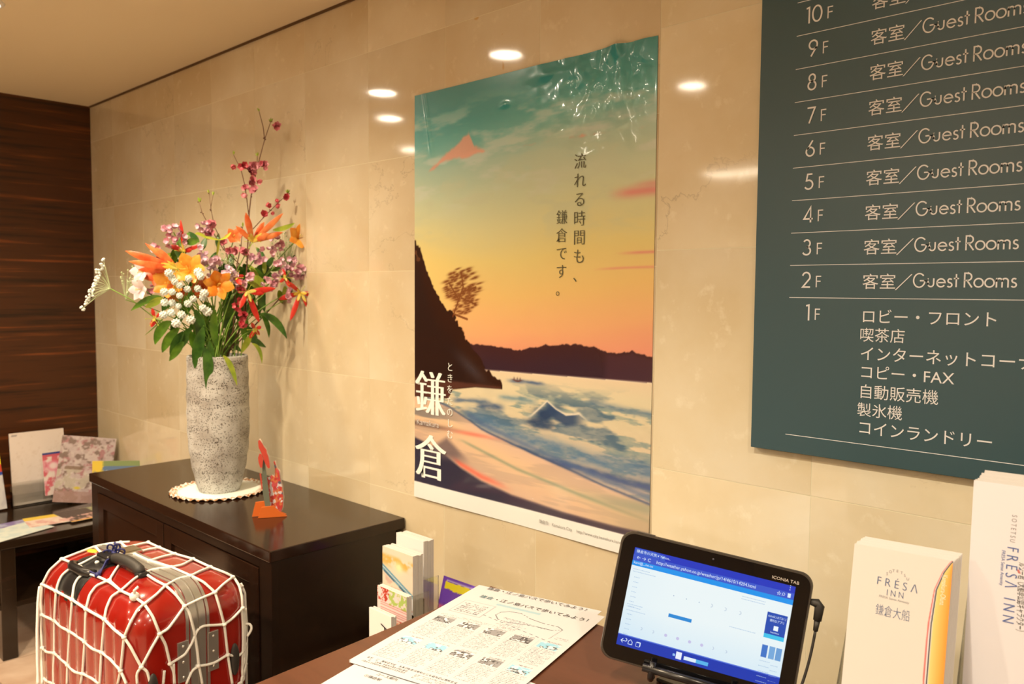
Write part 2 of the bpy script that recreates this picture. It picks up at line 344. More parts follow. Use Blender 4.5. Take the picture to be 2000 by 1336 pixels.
# ================================================================== POSTER
PX0, PX1 = -1.6255, -.8975; PZ0, PZ1 = CAMZ-.5375, CAMZ+.4925
def sstep(x, a, b): t = np.clip((x-a)/(b-a), 0, 1); return t*t*(3-2*t)
def poly(u, pts): return np.interp(u, [p[0] for p in pts], [p[1] for p in pts])
def lay(c, mask, col): m = np.clip(mask, 0, 1)[..., None]; return c*(1-m)+np.asarray(col, float)*m
def poster_paint(U, V, h, w):
    c = np.zeros((h, w, 3))
    stops = [(.38, (236, 150, 112)), (.44, (240, 172, 112)), (.52, (240, 192, 112)), (.60, (236, 206, 124)), (.68, (224, 212, 150)), (.76, (206, 210, 166)), (.83, (176, 198, 168)), (.88, (110, 176, 158)), (.93, (62, 152, 142)), (1.0, (44, 134, 128))]
    wv = V+.012*np.sin(U*5)+.03*(fnoise(h, w, 4, 9, 3)-.5)-.02*(U-.5)
    for k in range(3): c[..., k] = np.interp(wv, [s[0] for s in stops], [s[1][k] for s in stops])
    c = lay(c, .5*sstep(U, .35, 0)*sstep(V, .72, .55)*sstep(V, .40, .5), (250, 214, 120))          # glow by the cliff
    n = fnoise(h, w, 5, 30, 11, 5); c = lay(c, .55*sstep(n, .5, .72)*sstep(V, .66, .8)*sstep(V, .99, .90), (222, 216, 190))
    n = fnoise(h, w, 6, 26, 31, 5); c = lay(c, .45*sstep(n, .52, .7)*sstep(V, .6, .7)*sstep(V, .9, .75), (206, 204, 160))
    n = fnoise(h, w, 4, 20, 21, 5); c = lay(c, .5*sstep(n, .55, .7)*sstep(U, .45, .1)*sstep(V, .8, .9)*sstep(V, .97, .93), (214, 206, 170))
    e = fnoise(h, w, 22, 34, 5, 4)-.5                                                                 # pink cloud
    top = poly(U, [(.06, .80), (.10, .822), (.17, .852), (.235, .872), (.275, .888), (.288, .868), (.30, .852), (.35, .84), (.40, .835)])
    bot = poly(U, [(.06, .81), (.10, .815), (.16, .829), (.25, .831), (.30, .836), (.36, .836), (.40, .838)])
    c = lay(c, .85*sstep(top-V+e*.018, -.004, .006)*sstep(V-bot+e*.014, -.004, .004), (238, 160, 128))
    for (y, a, b, th, s) in ((.709, .83, 1.05, .010, .8), (.722, .9, 1.05, .006, .5), (.592, .86, 1.05, .003, .7), (.5635, .78, 1.05, .0025, .55)):
        c = lay(c, s*np.exp(-((V-y-.006*np.sin((U-.7)*5))/th)**2)*sstep(U, a, a+.1), (232, 132, 116))
    ridge = fnoise(h, w, 60, 2, 9, 3)[0][None, :]-.5
    hill = poly(U, [(.22, .40), (.323, .398), (.417, .394), (.518, .392), (.56, .40), (.603, .406), (.66, .409), (.72, .413), (.80, .410), (.85, .402), (.881, .399), (.933, .407), (.97, .403), (1.0, .397)])+ridge*.007
    c = lay(c, sstep(hill-V, -.001, .002), (66, 34, 34)); c = lay(c, sstep(hill-V, .0, .05)*.6, (50, 34, 48)); c = lay(c, .5*sstep(hill-V, 0, .01)*sstep(U, .83, .86), (84, 48, 56))
    sea = V < (.335+.012*U)                                                                           # sea
    sc = np.zeros((h, w, 3)); st = [(.12, (214, 176, 142)), (.20, (216, 186, 146)), (.26, (214, 192, 148)), (.31, (226, 204, 158)), (.35, (236, 204, 160))]
    for k in range(3): sc[..., k] = np.interp(V, [s[0] for s in st], [s[1][k] for s in st])
    n1 = fnoise(h, w, 9, 70, 41, 5); n2 = fnoise(h, w, 5, 26, 51, 5); n3 = fnoise(h, w, 30, 120, 61, 3)
    near = sstep(V, .34, .27)
    sc = lay(sc, .62*sstep(n1, .50, .60)*near*(.4+.8*n3), (96, 128, 128)); sc = lay(sc, .75*sstep(n2, .54, .64)*near, (64, 92, 112)); sc = lay(sc, .45*sstep(n1, .56, .45)*near*n3, (238, 214, 168))
    def band(y0, k, th, a, b, col, s, q=0): 
        return (s*np.exp(-((V-(y0+k*U+q*(U-.5)**2)-.010*(n2-.5)*2)/th)**2)*sstep(U, a, a+.05)*sstep(U, b, b-.05), col)
    for m, col in (band(.332, -.02, .004, .44, .63, (78, 96, 122), .9), band(.262, .02, .006, .18, .40, (66, 90, 118), .7), band(.285, .0, .006, .40, .60, (96, 130, 140), .6), band(.30, -.01, .006, .75, 1.1, (92, 116, 132), .6),
                   band(.244, .035, .010, .30, .46, (60, 82, 112), .8), band(.25, -.09, .018, .24, 1.1, (86, 116, 138), .75, .05), band(.216, -.085, .010, .30, 1.1, (60, 84, 112), .8, .05), band(.196, -.055, .006, .60, 1.1, (70, 88, 126), .8)):
        sc = lay(sc, m*(.55+.9*n3), col)
    bx = np.exp(-(((U-.625)/.055)**2+((V-.256-.3*(U-.62)*(U > .62))/.016)**2)**1.5); sc = lay(sc, bx*1.1, (44, 66, 92))            # breaking wave
    bx = np.exp(-(((U-.60)/.06)**2+((V-.236)/.013)**2)**2); sc = lay(sc, bx*.95*(n3+.4), (40, 60, 88))
    cr = poly(U, [(.50, .235), (.56, .250), (.60, .272), (.625, .286), (.66, .272), (.70, .262), (.75, .268), (.78, .258)]); 
    sc = lay(sc, .9*np.exp(-((V-cr)/.0035)**2)*sstep(U, .52, .58)*sstep(U, .8, .74), (232, 214, 182)); sc = lay(sc, .9*sstep(cr-V, 0, .003)*sstep(V-cr, -.03, -.018)*sstep(U, .60, .64)*sstep(U, .79, .72), (48, 70, 98))
    c = np.where(sea[..., None], sc, c)
    c = lay(c, .6*np.exp(-((V-.335-.012*U)/.002)**2), (240, 214, 176))
    shore = poly(U, [(0, .262), (.187, .243), (.337, .202), (.477, .180), (.689, .152), (.842, .130), (1.003, .112)])+.006*(n2-.5)
    sand = np.zeros((h, w, 3)); n4 = fnoise(h, w, 4, 60, 71, 4); base = (shore-V)
    for k, (a, b2, d) in enumerate(((236, 222, 196), (190, 184, 158), (150, 152, 132))): sand[..., k] = np.interp(base, [0, .05, .14], [a, b2+0*a, d]) if False else np.interp(base, [0, .04, .12], [(222, 180, 146)[k], (232, 188, 140)[k], (214, 172, 136)[k]])
    sand = lay(sand, .4*sstep(n4, .5, .62), (180, 150, 124)); sand = lay(sand, .6*np.exp(-((V-(poly(U, [(0, .17), (.25, .165), (.5, .125), (.75, .100), (1, .078)])))/.004)**2)*sstep(U, .2, .3), (128, 142, 112))
    sand = lay(sand, .7*sstep(U, .72, 1.0)*sstep(V, .13, .10), (186, 160, 120)); sand = lay(sand, .5*sstep(U, .55, 1.0)*np.exp(-((V-.10)/.012)**2), (140, 150, 120))
    c = lay(c, sstep(shore-V, -.001, .003), sand); c = lay(c, .8*np.exp(-((V-shore)/.003)**2), (70, 84, 110)); c = lay(c, .6*np.exp(-((V-shore-.012)/.006)**2)*sstep(U, .2, .3), (84, 104, 134))
    c = lay(c, .75*sstep(U, .36, .05)*sstep(V, .255, .235)*sstep(V, .17, .19)*sstep(n4, .35, .6), (120, 112, 104)); c = lay(c, .8*np.exp(-((V-.187)/.006)**2)*sstep(U, .34, .05), (104, 78, 66))
    c = lay(c, .8*np.exp(-(((U-.30)/.10)**2+((V-.185)/.005)**2)), (236, 120, 92))
    dark = poly(U, [(0, .150), (.06, .142), (.16, .122), (.24, .098), (.34, .078), (.478, .062), (.691, .052), (.881, .050), (1.002, .052)])
    c = lay(c, .9*np.exp(-((V-dark-.008-.01*U)/.007)**2)*sstep(U, .18, .24)*sstep(U, .5, .35), (240, 112, 82)); c = lay(c, sstep(dark-V, -.006, .004), (48, 46, 60)); c = lay(c, sstep(dark-V, -.004, .0)*sstep(U, .3, .7)*.5, (88, 64, 70))
    c = lay(c, .8*sstep(.165-.4*np.abs(U-.17)-V, -.01, .01)*sstep(V, .10, .13)*sstep(U, .32, .2), (104, 86, 84))
    e2 = fnoise(h, w, 40, 60, 81, 3)-.5                                                                # cliff
    cl = poly(U, [(0, .645), (.03, .632), (.05, .598), (.07, .566), (.107, .520), (.15, .486), (.185, .478), (.224, .452), (.249, .422), (.282, .397), (.323, .372), (.348, .345), (.40, .326), (.43, .312), (.435, .300), (.44, .20)])
    cb = poly(U, [(0, .255), (.18, .262), (.20, .285), (.31, .297), (.435, .300)])
    c = lay(c, sstep(cl-V+e2*.03, -.001, .003)*sstep(V-cb, -.002, .002)*(U < .436), (50, 24, 14)); c = lay(c, .6*sstep(cl-V, .02, .1)*sstep(V-cb, 0, .002)*(U < .43), (34, 20, 18))
    c = lay(c, .35*np.exp(-(((U-.29)/.07)**2+((V-.34+.4*(U-.29))/.018)**2))*(cl > V), (86, 92, 104)); c = lay(c, .8*sstep(.31-V, 0, .01)*sstep(V-cb, 0, .003)*(U < .43), (96, 54, 40)); c = lay(c, .55*sstep(e2, .05, .2)*sstep(U, .1, .03)*sstep(V, .55, .6)*(cl > V), (130, 82, 46))
    tr = np.zeros((h, w)); rg = np.random.default_rng(5)                                              # pine on the cliff
    for i in range(150):
        a = rg.uniform(0, 6.28); r = rg.random()**.5; x = .245+.085*r*math.cos(a)+.0; y = .522+.055*r*math.sin(a)
        if y < .50 and x < .20: continue
        tr = np.maximum(tr, 1.1*np.exp(-(((U-x)/rg.uniform(.010, .022))**2+((V-y-.15*(U-x))/rg.uniform(.0016, .004))**2)))
    for (x0, y0, x1, y1) in ((.20, .46, .25, .53), (.25, .53, .24, .565), (.25, .52, .31, .53), (.23, .50, .18, .54), (.24, .505, .31, .49), (.21, .465, .27, .455)):
        tt = np.clip(((U-x0)*(x1-x0)+(V-y0)*(y1-y0))/((x1-x0)**2+(y1-y0)**2), 0, 1); d = np.hypot(U-x0-tt*(x1-x0), (V-y0-tt*(y1-y0))*1.4); tr = np.maximum(tr, sstep(d, .005, .002))
    c = lay(c, .88*np.clip(tr, 0, 1), (116, 58, 26))
    bt = np.exp(-(((U-.50)/.022)**2+((V-.3235+.0012*np.cos((U-.5)*140))/.0022)**2)**2); c = lay(c, bt*.9, (104, 60, 50)); 
    for x in (.486, .50, .512): c = lay(c, .7*np.exp(-(((U-x)/.003)**2+((V-.3275)/.003)**2)), (90, 56, 50))
    wm = sstep(.040+.0*U-V, -.001, .001); c = lay(c, wm, (240, 228, 206))
    return c
def poster_disp(U, V, h, w):
    d = .0004+.003*sstep(V, .10, 0)*(.6+.4*np.sin(U*7+1))+.0005*(1+np.sin(U*9+V*3))
    a = sstep(U, .45, .8)*sstep(V, .78, .93)
    r = fnoise(h, w, 7, 9, 91, 4)-.5; q = fnoise(h, w, 16, 20, 95, 3)-.5
    d = d+a*sstep(1-U,0,.06)*(.020*np.abs(r)+.007*q+.006*np.exp(-((U-.90+.25*(V-.9))/.018)**2)+.005*np.exp(-((U-.80-.8*(V-.93))/.03)**2))
    s = .0025*np.exp(-(((U-.62)/.05)**2+((V-.975)/.012)**2)); d = d+s+.0022*np.exp(-(((U-.44)/.02)**2+((V-.932)/.006)**2))+.0012*np.exp(-((U-.07-.3*(.93-V))/.008)**2)*sstep(V, .80, .88)
    return d
pos_t = thing('wall_poster', 'tall glossy sunset beach travel poster on the cream marble wall', 'poster', (PX0, -.002, PZ0))
def sag(U, V, h, w): return poster_disp(U, V, h, w)
po = painted('sheet', (PX0, -.0010, PZ0), (PX1-PX0, 0, 0), (0, 0, PZ1-PZ0), 420, 594, poster_paint, M_GLOSSP, pos_t, disp=sag)
def sg(px, py, y=-.009): p = at(px, py, Y=y); return p
Xd, Zd = Vector((1, 0, 0)), Vector((0, 0, 1))
def pt(u, v, y=-.0036): return Vector((PX0+u*(PX1-PX0), y, PZ0+v*(PZ1-PZ0)))
M_INK = mat('olive ink', P(92, 84, 52), .5); M_PWHITE = mat('white ink', P(246, 238, 224), .5)
MIN = [(-.012, 0), (0, .5), (.012, 1)]
text('lettering', '流れる時間も、', .0345, pt(.720, .774), Xd, Zd, M_INK, pos_t, vertical=True, gap=1.15, thin=.012, fat=MIN)
text('lettering', '鎌倉です。', .0330, pt(.655, .664), Xd, Zd, M_INK, pos_t, vertical=True, gap=1.17, thin=.012, fat=MIN)
BIG = [(-.032, 0), (-.016, .3), (0, .6), (.016, .9), (.032, 1.2)]
text('lettering', '鎌', .122, pt(.004, .224), Xd, Zd, M_PWHITE, pos_t, thin=.012, fat=BIG, res=6)
text('lettering', '倉', .124, pt(.003, .064), Xd, Zd, M_PWHITE, pos_t, thin=.008, fat=BIG, res=6)
text('lettering', 'ときをたのしむ', .0240, pt(.172, .330), Xd, Zd, M_PWHITE, pos_t, vertical=True, gap=1.17, thin=.008, fat=MIN)
text('lettering', 'Kamakura', .0215, pt(.012, .186), Xd, Zd, mat('pale ink', P(214, 196, 176), .5), pos_t)
text('lettering', '鎌倉市　Kamakura City　 http://www.city.kamakura.kanagawa.jp', .0095, pt(.60, .019, -.0052), Xd, Zd, mat('grey ink', P(150, 140, 124), .5), pos_t)

# ================================================================== DIRECTORY BOARD
dt = thing('directory_board', 'dark teal floor directory board with cream lettering on the marble wall', 'sign', (-.15, -.008, CAMZ-.28))
SX0 = -.6775; SX1 = .42; SZ0 = CAMZ-.2745; SZ1 = CAMZ+.74; YS = -.0152
obj('panel', MB().box((SX0, -.015, SZ0), (SX1, -.0012, SZ1)), M_TEAL, dt, bevel=.0006)
Z0 = CAMZ+.42915; ST = .054632
for k in range(-5, 9):
    z = Z0-ST*k; obj('rule_line', MB().box((-.6135, YS-.0002, z-.0005), (SX1-.06, YS+.001, z+.0005)), M_CREAM, dt)
obj('rule_line', MB().box((-.6135, YS-.0002, CAMZ-.2440), (SX1-.06, YS+.001, CAMZ-.2430)), M_CREAM, dt)
for k in range(-3, 10):
    f = 10-k; zb = Z0-ST*(k-1) - ST + .0172 if f < 14 else 0
    # row f sits above line index k (line k separates f and f-1)
    zb = Z0-ST*k+.0165
    mb = MB(); s = str(f); x = -.5925+(.006 if s == '1' else 0)
    if f > 9: x = -.6005
    wd = strokes(mb, s, .0272, (x, YS-.0006, zb), Xd, Zd, w=.10, sx=.98)
    strokes(mb, 'F', .0190, (-.5690+(0.006 if f > 9 else 0), YS-.0006, zb+.0012), Xd, Zd, w=.10)
    obj('floor_number', mb, M_CREAM, dt)
    if f > 1:
        mb = MB(); 
        text('lettering', '客室', .0262, (-.4925, YS-.0006, zb-.0002+.0008), Xd, Zd, M_CREAM, dt)
        mb.prism([(-.4420, YS-.0006, zb-.003), (-.4400, YS-.0006, zb-.003), (-.4165, YS-.0006, zb+.0215), (-.4185, YS-.0006, zb+.0215)], (0, -.0001, 0))
        strokes(mb, 'Guest', .0222, (-.4162, YS-.0006, zb+.0012), Xd, Zd, w=.095, sx=.94)
        strokes(mb, 'Rooms', .0222, (-.3460, YS-.0006, zb+.0012), Xd, Zd, w=.095, sx=.94)
        obj('lettering', mb, M_CREAM, dt)
for s, z, sz, wdt in (('ロビー・フロント', -.0472, .0250, .195), ('喫茶店', -.0767, .0240, None), ('インターネットコーナー', -.1070, .0250, None), ('コピー・FAX', -.1365, .0245, None), ('自動販売機', -.1680, .0245, .122), ('製氷機', -.1975, .0240, None), ('コインランドリー', -.2268, .0250, .197)):
    text('lettering', s, sz, (-.4925 if len(s) != 3 else -.4940, YS-.0006, CAMZ+z+.0014), Xd, Zd, M_CREAM, dt, sx=.98)

# ================================================================== CABINET
CZ = CAMZ-.603; CX0, CX1, CY0 = -2.80, -1.665, -.400
cb = thing('low_cabinet', 'dark espresso low cabinet against the marble wall carrying the flower vase', 'cabinet', (-2.23, -.2, 0))
obj('top', MB().box((CX0, CY0, CZ-.028), (CX1, -.003, CZ)), M_CAB, cb, bevel=.0025)
bx0, bx1, by0 = CX0+.004, CX1-.004, CY0+.006
b = MB().box((bx0, by0+.018, .05), (bx0+.02, -.01, CZ-.028)).box((bx1-.02, by0+.018, .05), (bx1, -.03, CZ-.028)).box((bx0, -.03, .05), (bx1-.06, -.01, CZ-.028)).box((bx0, by0+.018, .05), (bx1, -.03, .07)).box((bx0, by0, .05), (bx0+.055, by0+.02, CZ-.028)).box((bx1-.055, by0, .05), (bx1, by0+.02, CZ-.028)).box((bx0+.055, by0, CZ-.052), (bx1-.055, by0+.02, CZ-.028)).box((bx0+.055, by0, .05), (bx1-.055, by0+.02, .075))
obj('body', b, M_CABD, cb, bevel=.0012)
obj('plinth', MB().box((bx0+.02, by0+.05, 0), (bx1-.02, -.03, .05)), M_CABD, cb)
mx = -2.247
for a, c2 in ((bx0+.057, mx-.0025), (mx+.0025, bx1-.057)):
    d = MB().box((a, by0+.004, .078), (c2, by0+.012, CZ-.055)); s = .045
    for q in ((a, .078, a+s, CZ-.055), (c2-s, .078, c2, CZ-.055), (a+s, .078, c2-s, .078+s), (a+s, CZ-.055-s, c2-s, CZ-.055)): d.box((q[0], by0-.002, q[1]), (q[2], by0+.004, q[3]))
    dd = obj('door', d, M_CAB, cb, bevel=.001)
    kx = c2-.022 if c2 < mx else a+.022
    obj('knob', MB().lathe([(.0001, 0), (.006, 0), (.005, .012), (.010, .018), (.008, .024), (.0001, .025)], (0, 0, 0), 16), mat('bronze', (.1, .07, .05), .3, 1), None) if False else None

# ================================================================== SIDE TABLE
TZ = CAMZ-.90; TX1 = -3.25
st = thing('side_table', 'low black-brown side table against the dark wood wall under leaflets', 'table', (-3.5, -.33, 0))
obj('tabletop', MB().box((XW+.003, -.60, TZ-.03), (TX1, -.03, TZ)), M_TABLE, st, bevel=.003)
obj('apron', MB().box((XW+.03, -.56, TZ-.06), (TX1-.05, -.54, TZ-.03)).box((TX1-.06, -.54, TZ-.06), (TX1-.045, -.07, TZ-.03)).box((XW+.03, -.09, TZ-.06), (TX1-.05, -.07, TZ-.03)), M_TABLE, st)
for x, y in ((TX1-.055, -.548), (TX1-.055, -.10), (XW+.02, -.575), (XW+.02, -.16)):
    obj('leg', MB().box((x, y, 0), (x+.05, y+.05, TZ-.03)), M_TABLE, st, bevel=.003)
obj('shelf', MB().box((XW+.03, -.57, .185), (TX1-.01, -.06, .205)), M_TABLE, st, bevel=.002)

# leaflets and stands on the side table ------------------------------------------------
def frame_of(pTL, pTR, pBL):                 # three corners -> origin(bottom-left), du, dv
    return Vector(pBL), Vector(pTR)-Vector(pTL), Vector(pTL)-Vector(pBL)
def mottle(base, cols, sc=(8, 8), seed=1, amt=.9, lo=.5, hi=.58):
    def f(U, V, h, w):
        c = np.zeros((h, w, 3))+np.array(base, float)
        for i, col in enumerate(cols):
            n = fnoise(h, w, sc[0], sc[1], seed+i*7, 4); c = lay(c, amt*sstep(n, lo, hi), col)
        return c
    return f
def leaf_paper(name, label, cat, cen, wid, hei, face, tilt, fn, m=M_PRINT, n=(40, 56), thick=.003, roll=0, group=None):
    """upright sheet: cen = bottom centre, face = heading of its normal in degrees, tilt back in degrees"""
    a = math.radians(face); nrm = Vector((math.cos(a), math.sin(a), 0)); du = Vector((-math.sin(a), math.cos(a), 0)); t = math.radians(tilt)
    dv = Vector((0, 0, 1))*math.cos(t)-nrm*math.sin(t); q = math.radians(roll); du2 = du*math.cos(q)+dv*math.sin(q); dv2 = dv*math.cos(q)-du*math.sin(q)
    p0 = Vector(cen)-du2*wid/2
    o = painted(name, p0, du2*wid, dv2*hei, n[0], n[1], fn, m, None, thick=thick, loc=cen, label=label, cat=cat, group=group); return o, p0, du2, dv2
def white_brochure(U, V, h, w):
    c = np.zeros((h, w, 3))+np.array((232, 208, 184.)); n = fnoise(h, w, 7, 9, 3, 4); c = lay(c, .35*np.exp(-((n-.5)/.012)**2), (206, 176, 150)); c = lay(c, .3*np.exp(-((n-.58)/.01)**2), (214, 186, 160))
    c = lay(c, (V > .955)*(V < .965)*(U > .03)*(U < .14)*.8, (120, 110, 110)); c = lay(c, (V < .12)*.35, (236, 214, 190)); return c
leaf_paper('map_brochure', 'large pale map brochure standing tallest at the back of the side table', 'brochure', (-3.735, -.272, TZ+.005), .205, .297, 0, 6, white_brochure, thick=.006)
def comic(U, V, h, w):
    c = mottle((226, 150, 150), [(236, 180, 176), (210, 90, 96), (232, 214, 190)], (6, 8), 5)(U, V, h, w)
    c = lay(c, (V > .95)*1., (40, 64, 120)); c = lay(c, (V > .90)*(V <= .95)*1., (206, 90, 96)); c = lay(c, np.exp(-(((U-.62)/.22)**2+((V-.80)/.06)**2)**2), (206, 130, 44)); c = lay(c, np.exp(-(((U-.62)/.2)**2+((V-.62)/.12)**2)**2), (238, 196, 56))
    c = lay(c, np.exp(-(((U-.27)/.2)**2+((V-.68)/.13)**2)**3), (226, 130, 140)); c = lay(c, np.exp(-(((U-.27)/.12)**2+((V-.68)/.08)**2)**3), (238, 206, 190)); c = lay(c, np.exp(-(((U-.5)/.25)**2+((V-.3)/.18)**2)**2)*.8, (200, 190, 170)); c = lay(c, sstep(U, .78, .82)*(V < .4)*1., (240, 200, 50)); return c
leaf_paper('comic_leaflet', 'small pink and yellow leaflet in front of the pale map brochure', 'leaflet', (-3.66, -.205, TZ+.045), .148, .175, 4, 7, comic, thick=.002)
def yellowb(U, V, h, w):
    c = np.zeros((h, w, 3))+np.array((216, 204, 190.)); n = fnoise(h, w, 6, 6, 8); c = lay(c, (V > .60)*1., (240, 214, 30)); c = lay(c, (V > .55)*(V < .64)*1., (44, 72, 150)); c = lay(c, (V > .60)*(V < .72)*sstep(n, .5, .56), (206, 70, 40)); c = lay(c, .3*(V < .5)*sstep(n, .5, .52), (170, 160, 160)); return c
leaf_paper('yellow_leaflet', 'leaflet with bright yellow top and blue band at the left photo edge', 'leaflet', (-3.70, -.478, TZ+.005), .148, .25, 4, 8, yellowb, thick=.004, roll=3)
sak = mottle((186, 160, 148), [(172, 116, 112), (204, 182, 166), (128, 104, 90), (196, 172, 160)], (9, 13), 31)
def sakura(U, V, h, w):
    c = sak(U, V, h, w); n = fnoise(h, w, 10, 12, 77); c = lay(c, .75*sstep(n, .5, .56)*(V < .55), (126, 98, 76)); c = lay(c, .6*sstep(n, .46, .5)*(V < .5)*(V > .2), (220, 206, 180)); c = lay(c, (V < .17)*.8, (168, 130, 116)); c = lay(c, np.exp(-(((U-.4)/.06)**2+((V-.22)/.02)**2)**2), (214, 186, 50)); return c
leaf_paper('blossom_magazine', 'magazine with pink blossom cover tilted in a clear stand by the cabinet', 'magazine', (-3.60, -.165, TZ+.005), .205, .275, -18, 12, sakura, M_GLOSSP, n=(60, 80), thick=.005, roll=-9)
def greenb(U, V, h, w):
    c = np.zeros((h, w, 3))+np.array((132, 142, 84.)); n = fnoise(h, w, 8, 6, 15); c = lay(c, (V < .88)*1., (96, 116, 140)); c = lay(c, (V < .8)*sstep(n, .5, .55), (226, 214, 170)); c = lay(c, (U < .25)*sstep(n, .4, .5), (230, 190, 60)); return c
leaf_paper('green_leaflet', 'green and blue leaflet peeking out behind the low cabinet', 'leaflet', (-3.45, -.078, TZ+.005), .19, .185, -42, 4, greenb, thick=.003)
# clear stands
def stand(px, label, cen, wid, dep, hei, face, back=.20, lipr=.02):
    a = math.radians(face); nrm = Vector((math.cos(a), math.sin(a), 0)); du = Vector((-math.sin(a), math.cos(a), 0)); c = Vector(cen)
    M = Matrix.Translation(c) @ Matrix((( du.x, nrm.x, 0, 0), (du.y, nrm.y, 0, 0), (0, 0, 1, 0), (0, 0, 0, 1)))
    t = thing(px, label, 'leaflet holder', cen, None)
    th = .002
    obj('back_panel', MB().box((-wid/2, -dep-.004, 0), (wid/2, -dep-.004+th, back), M), M_ACR, t)
    obj('front_panel', MB().box((-wid/2, 0, 0), (wid/2, th, hei), M), M_ACR, t); obj('base', MB().box((-wid/2, -dep-.004, 0), (wid/2, 0, th), M), M_ACR, t)
    for s in (-1, 1): obj('side_panel', MB().box((s*wid/2-(th if s > 0 else 0), -dep-.004, th), (s*wid/2+(0 if s > 0 else th), 0, hei+.01), M), M_ACR, t)
    return t
stand('leaflet_stand', 'clear leaflet stand holding the pale map brochure on the side table', (-3.712, -.272, TZ+.0005), .225, .022, .055, 0, back=.1)
# flat leaflets spread on the table
def flat(name, label, x, y, wid, hei, ang, fn, z=0, n=(24, 34)):
    a = math.radians(ang); du = Vector((math.cos(a), math.sin(a), 0)); dv = Vector((-math.sin(a), math.cos(a), 0)); p = Vector((x, y, TZ+.002+z))-du*wid/2-dv*hei/2
    return painted(name, p, du*wid, dv*hei, n[0], n[1], fn, M_PRINT, None, thick=.0015, loc=(x, y, TZ+.002+z), label=label, cat='leaflet', group='leaflets lying flat on the side table')
def fa(base, b2, seed):
    def f(U, V, h, w): 
        c = np.zeros((h, w, 3))+np.array(base, float); n = fnoise(h, w, 5, 8, seed); c = lay(c, .8*sstep(n, .5, .56), b2); return c
    return f
flat('purple_leaflet', 'purple-grey leaflet lying flat left of the yellow-topped one', -3.42, -.50, .148, .21, 8, fa((168, 160, 172), (120, 96, 140), 3))
flat('pale_leaflet', 'pale mint leaflet lying flat at the table front edge', -3.35, -.475, .15, .21, 20, fa((214, 210, 186), (190, 196, 180), 5), z=.002)
def yb(U, V, h, w): c = np.zeros((h, w, 3))+np.array((228, 196, 168.)); c = lay(c, (U < .32)*1., (228, 186, 60)); n = fnoise(h, w, 6, 8, 8); c = lay(c, .5*sstep(n, .5, .54)*(U > .4), (200, 120, 110)); return c
flat('cream_leaflet', 'cream leaflet with a yellow band lying flat on the side table', -3.42, -.335, .148, .16, -6, yb, z=.004)
def db(U, V, h, w): c = np.zeros((h, w, 3))+np.array((78, 60, 50.)); n = fnoise(h, w, 9, 9, 9); c = lay(c, sstep(n, .53, .58)*(U > .5), (214, 160, 140)); c = lay(c, (U > .93)*1., (226, 160, 60)); return c
flat('dark_leaflet', 'dark brown leaflet lying flat between the cream and the olive ones', -3.405, -.235, .17, .12, 4, db, z=.006)
flat('olive_leaflet', 'olive green leaflet lying flat beside the cabinet', -3.42, -.125, .2, .148, -2, fa((128, 122, 84), (178, 166, 124), 19), z=.0)

# ================================================================== DESK
DZ = CAMZ-.55
dk = thing('front_desk', 'reddish brown desk with the tablet and printed sheets on it', 'desk', (-.1, -.6, 0))
obj('desktop', MB().prism([(-1.050, -.296, DZ-.03), (1.0, -.296, DZ-.03), (1.0, -1.02, DZ-.03), (-1.003, -1.02, DZ-.03)], (0, 0, .03)), M_DESK, dk, bevel=.0025)
for x in (-1.02, .96): obj('side_panel', MB().box((x, -.98, .0), (x+.03, -.33, DZ-.03)), M_DESK, dk)
obj('modesty_panel', MB().box((-.99, -.36, .1), (.96, -.34, DZ-.03)), M_DESK, dk)

# low stand behind the desk that carries the rack
LZ = .455
ls = thing('low_stand', 'dark low stand between the cabinet and the desk', 'stand', (-1.35, -.27, 0))
obj('stand_top', MB().box((-1.63, -.50, LZ-.025), (-1.07, -.03, LZ)), M_CABD, ls, bevel=.002)
for x in (-1.62, -1.105):
    for y in (-.49, -.075): obj('leg', MB().box((x, y, 0), (x+.03, y+.03, LZ-.025)), M_CABD, ls)

# ================================================================== VASE, DOILY
vc = at(414, 962, Z=CZ)+Vector((0, 0, 0)); vc = Vector((vc.x-.012, vc.y+.03, CZ))
def vase_mat():
    m = mat('pitted stoneware', P(196, 184, 166), .85); ns, L, b = nodes(m); v = pos(m)
    n = N(m, 'ShaderNodeTexNoise', Scale=18, Detail=4); L.new(v, n.inputs['Vector'])
    c = ramp(m, [(.35, P(166, 152, 133)), (.6, P(198, 186, 166))], n.outputs['Fac'])
    vo = N(m, 'ShaderNodeTexVoronoi', Scale=230); L.new(v, vo.inputs['Vector']); n2 = N(m, 'ShaderNodeTexNoise', Scale=26, Detail=3); vv = pos(m, (1, 1, 3.2)); L.new(vv, n2.inputs['Vector'])
    ad = N(m, 'ShaderNodeMath', operation='ADD'); mu = N(m, 'ShaderNodeMath', operation='MULTIPLY'); mu.inputs[1].default_value = .62; L.new(n2.outputs['Fac'], mu.inputs[0]); su = N(m, 'ShaderNodeMath', operation='SUBTRACT'); L.new(mu.outputs[0], su.inputs[0]); L.new(vo.outputs['Distance'], su.inputs[1])
    pit = ramp(m, [(-.02+.02, (0, 0, 0)), (.09, (1, 1, 1))], su.outputs[0])
    c = mix(m, pit, c, P(92, 78, 62)); L.new(c, b.inputs['Base Color'])
    inv = N(m, 'ShaderNodeMath', operation='SUBTRACT'); inv.inputs[0].default_value = 1; L.new(pit, inv.inputs[1]); bump(m, inv.outputs[0], .9, .004); return m
VH = .407
prof = [(.0001, .0), (.056, 0), (.0585, .004)]
for i in range(25):
    t = i/24; z = .008+t*(VH-.012); r = np.interp(t, [0, .08, .2, .35, .5, .7, .9, 1], [.060, .069, .0790, .0860, .0885, .0885, .0870, .0855]); r += .0012*math.sin(t*46)
    prof.append((r, z))
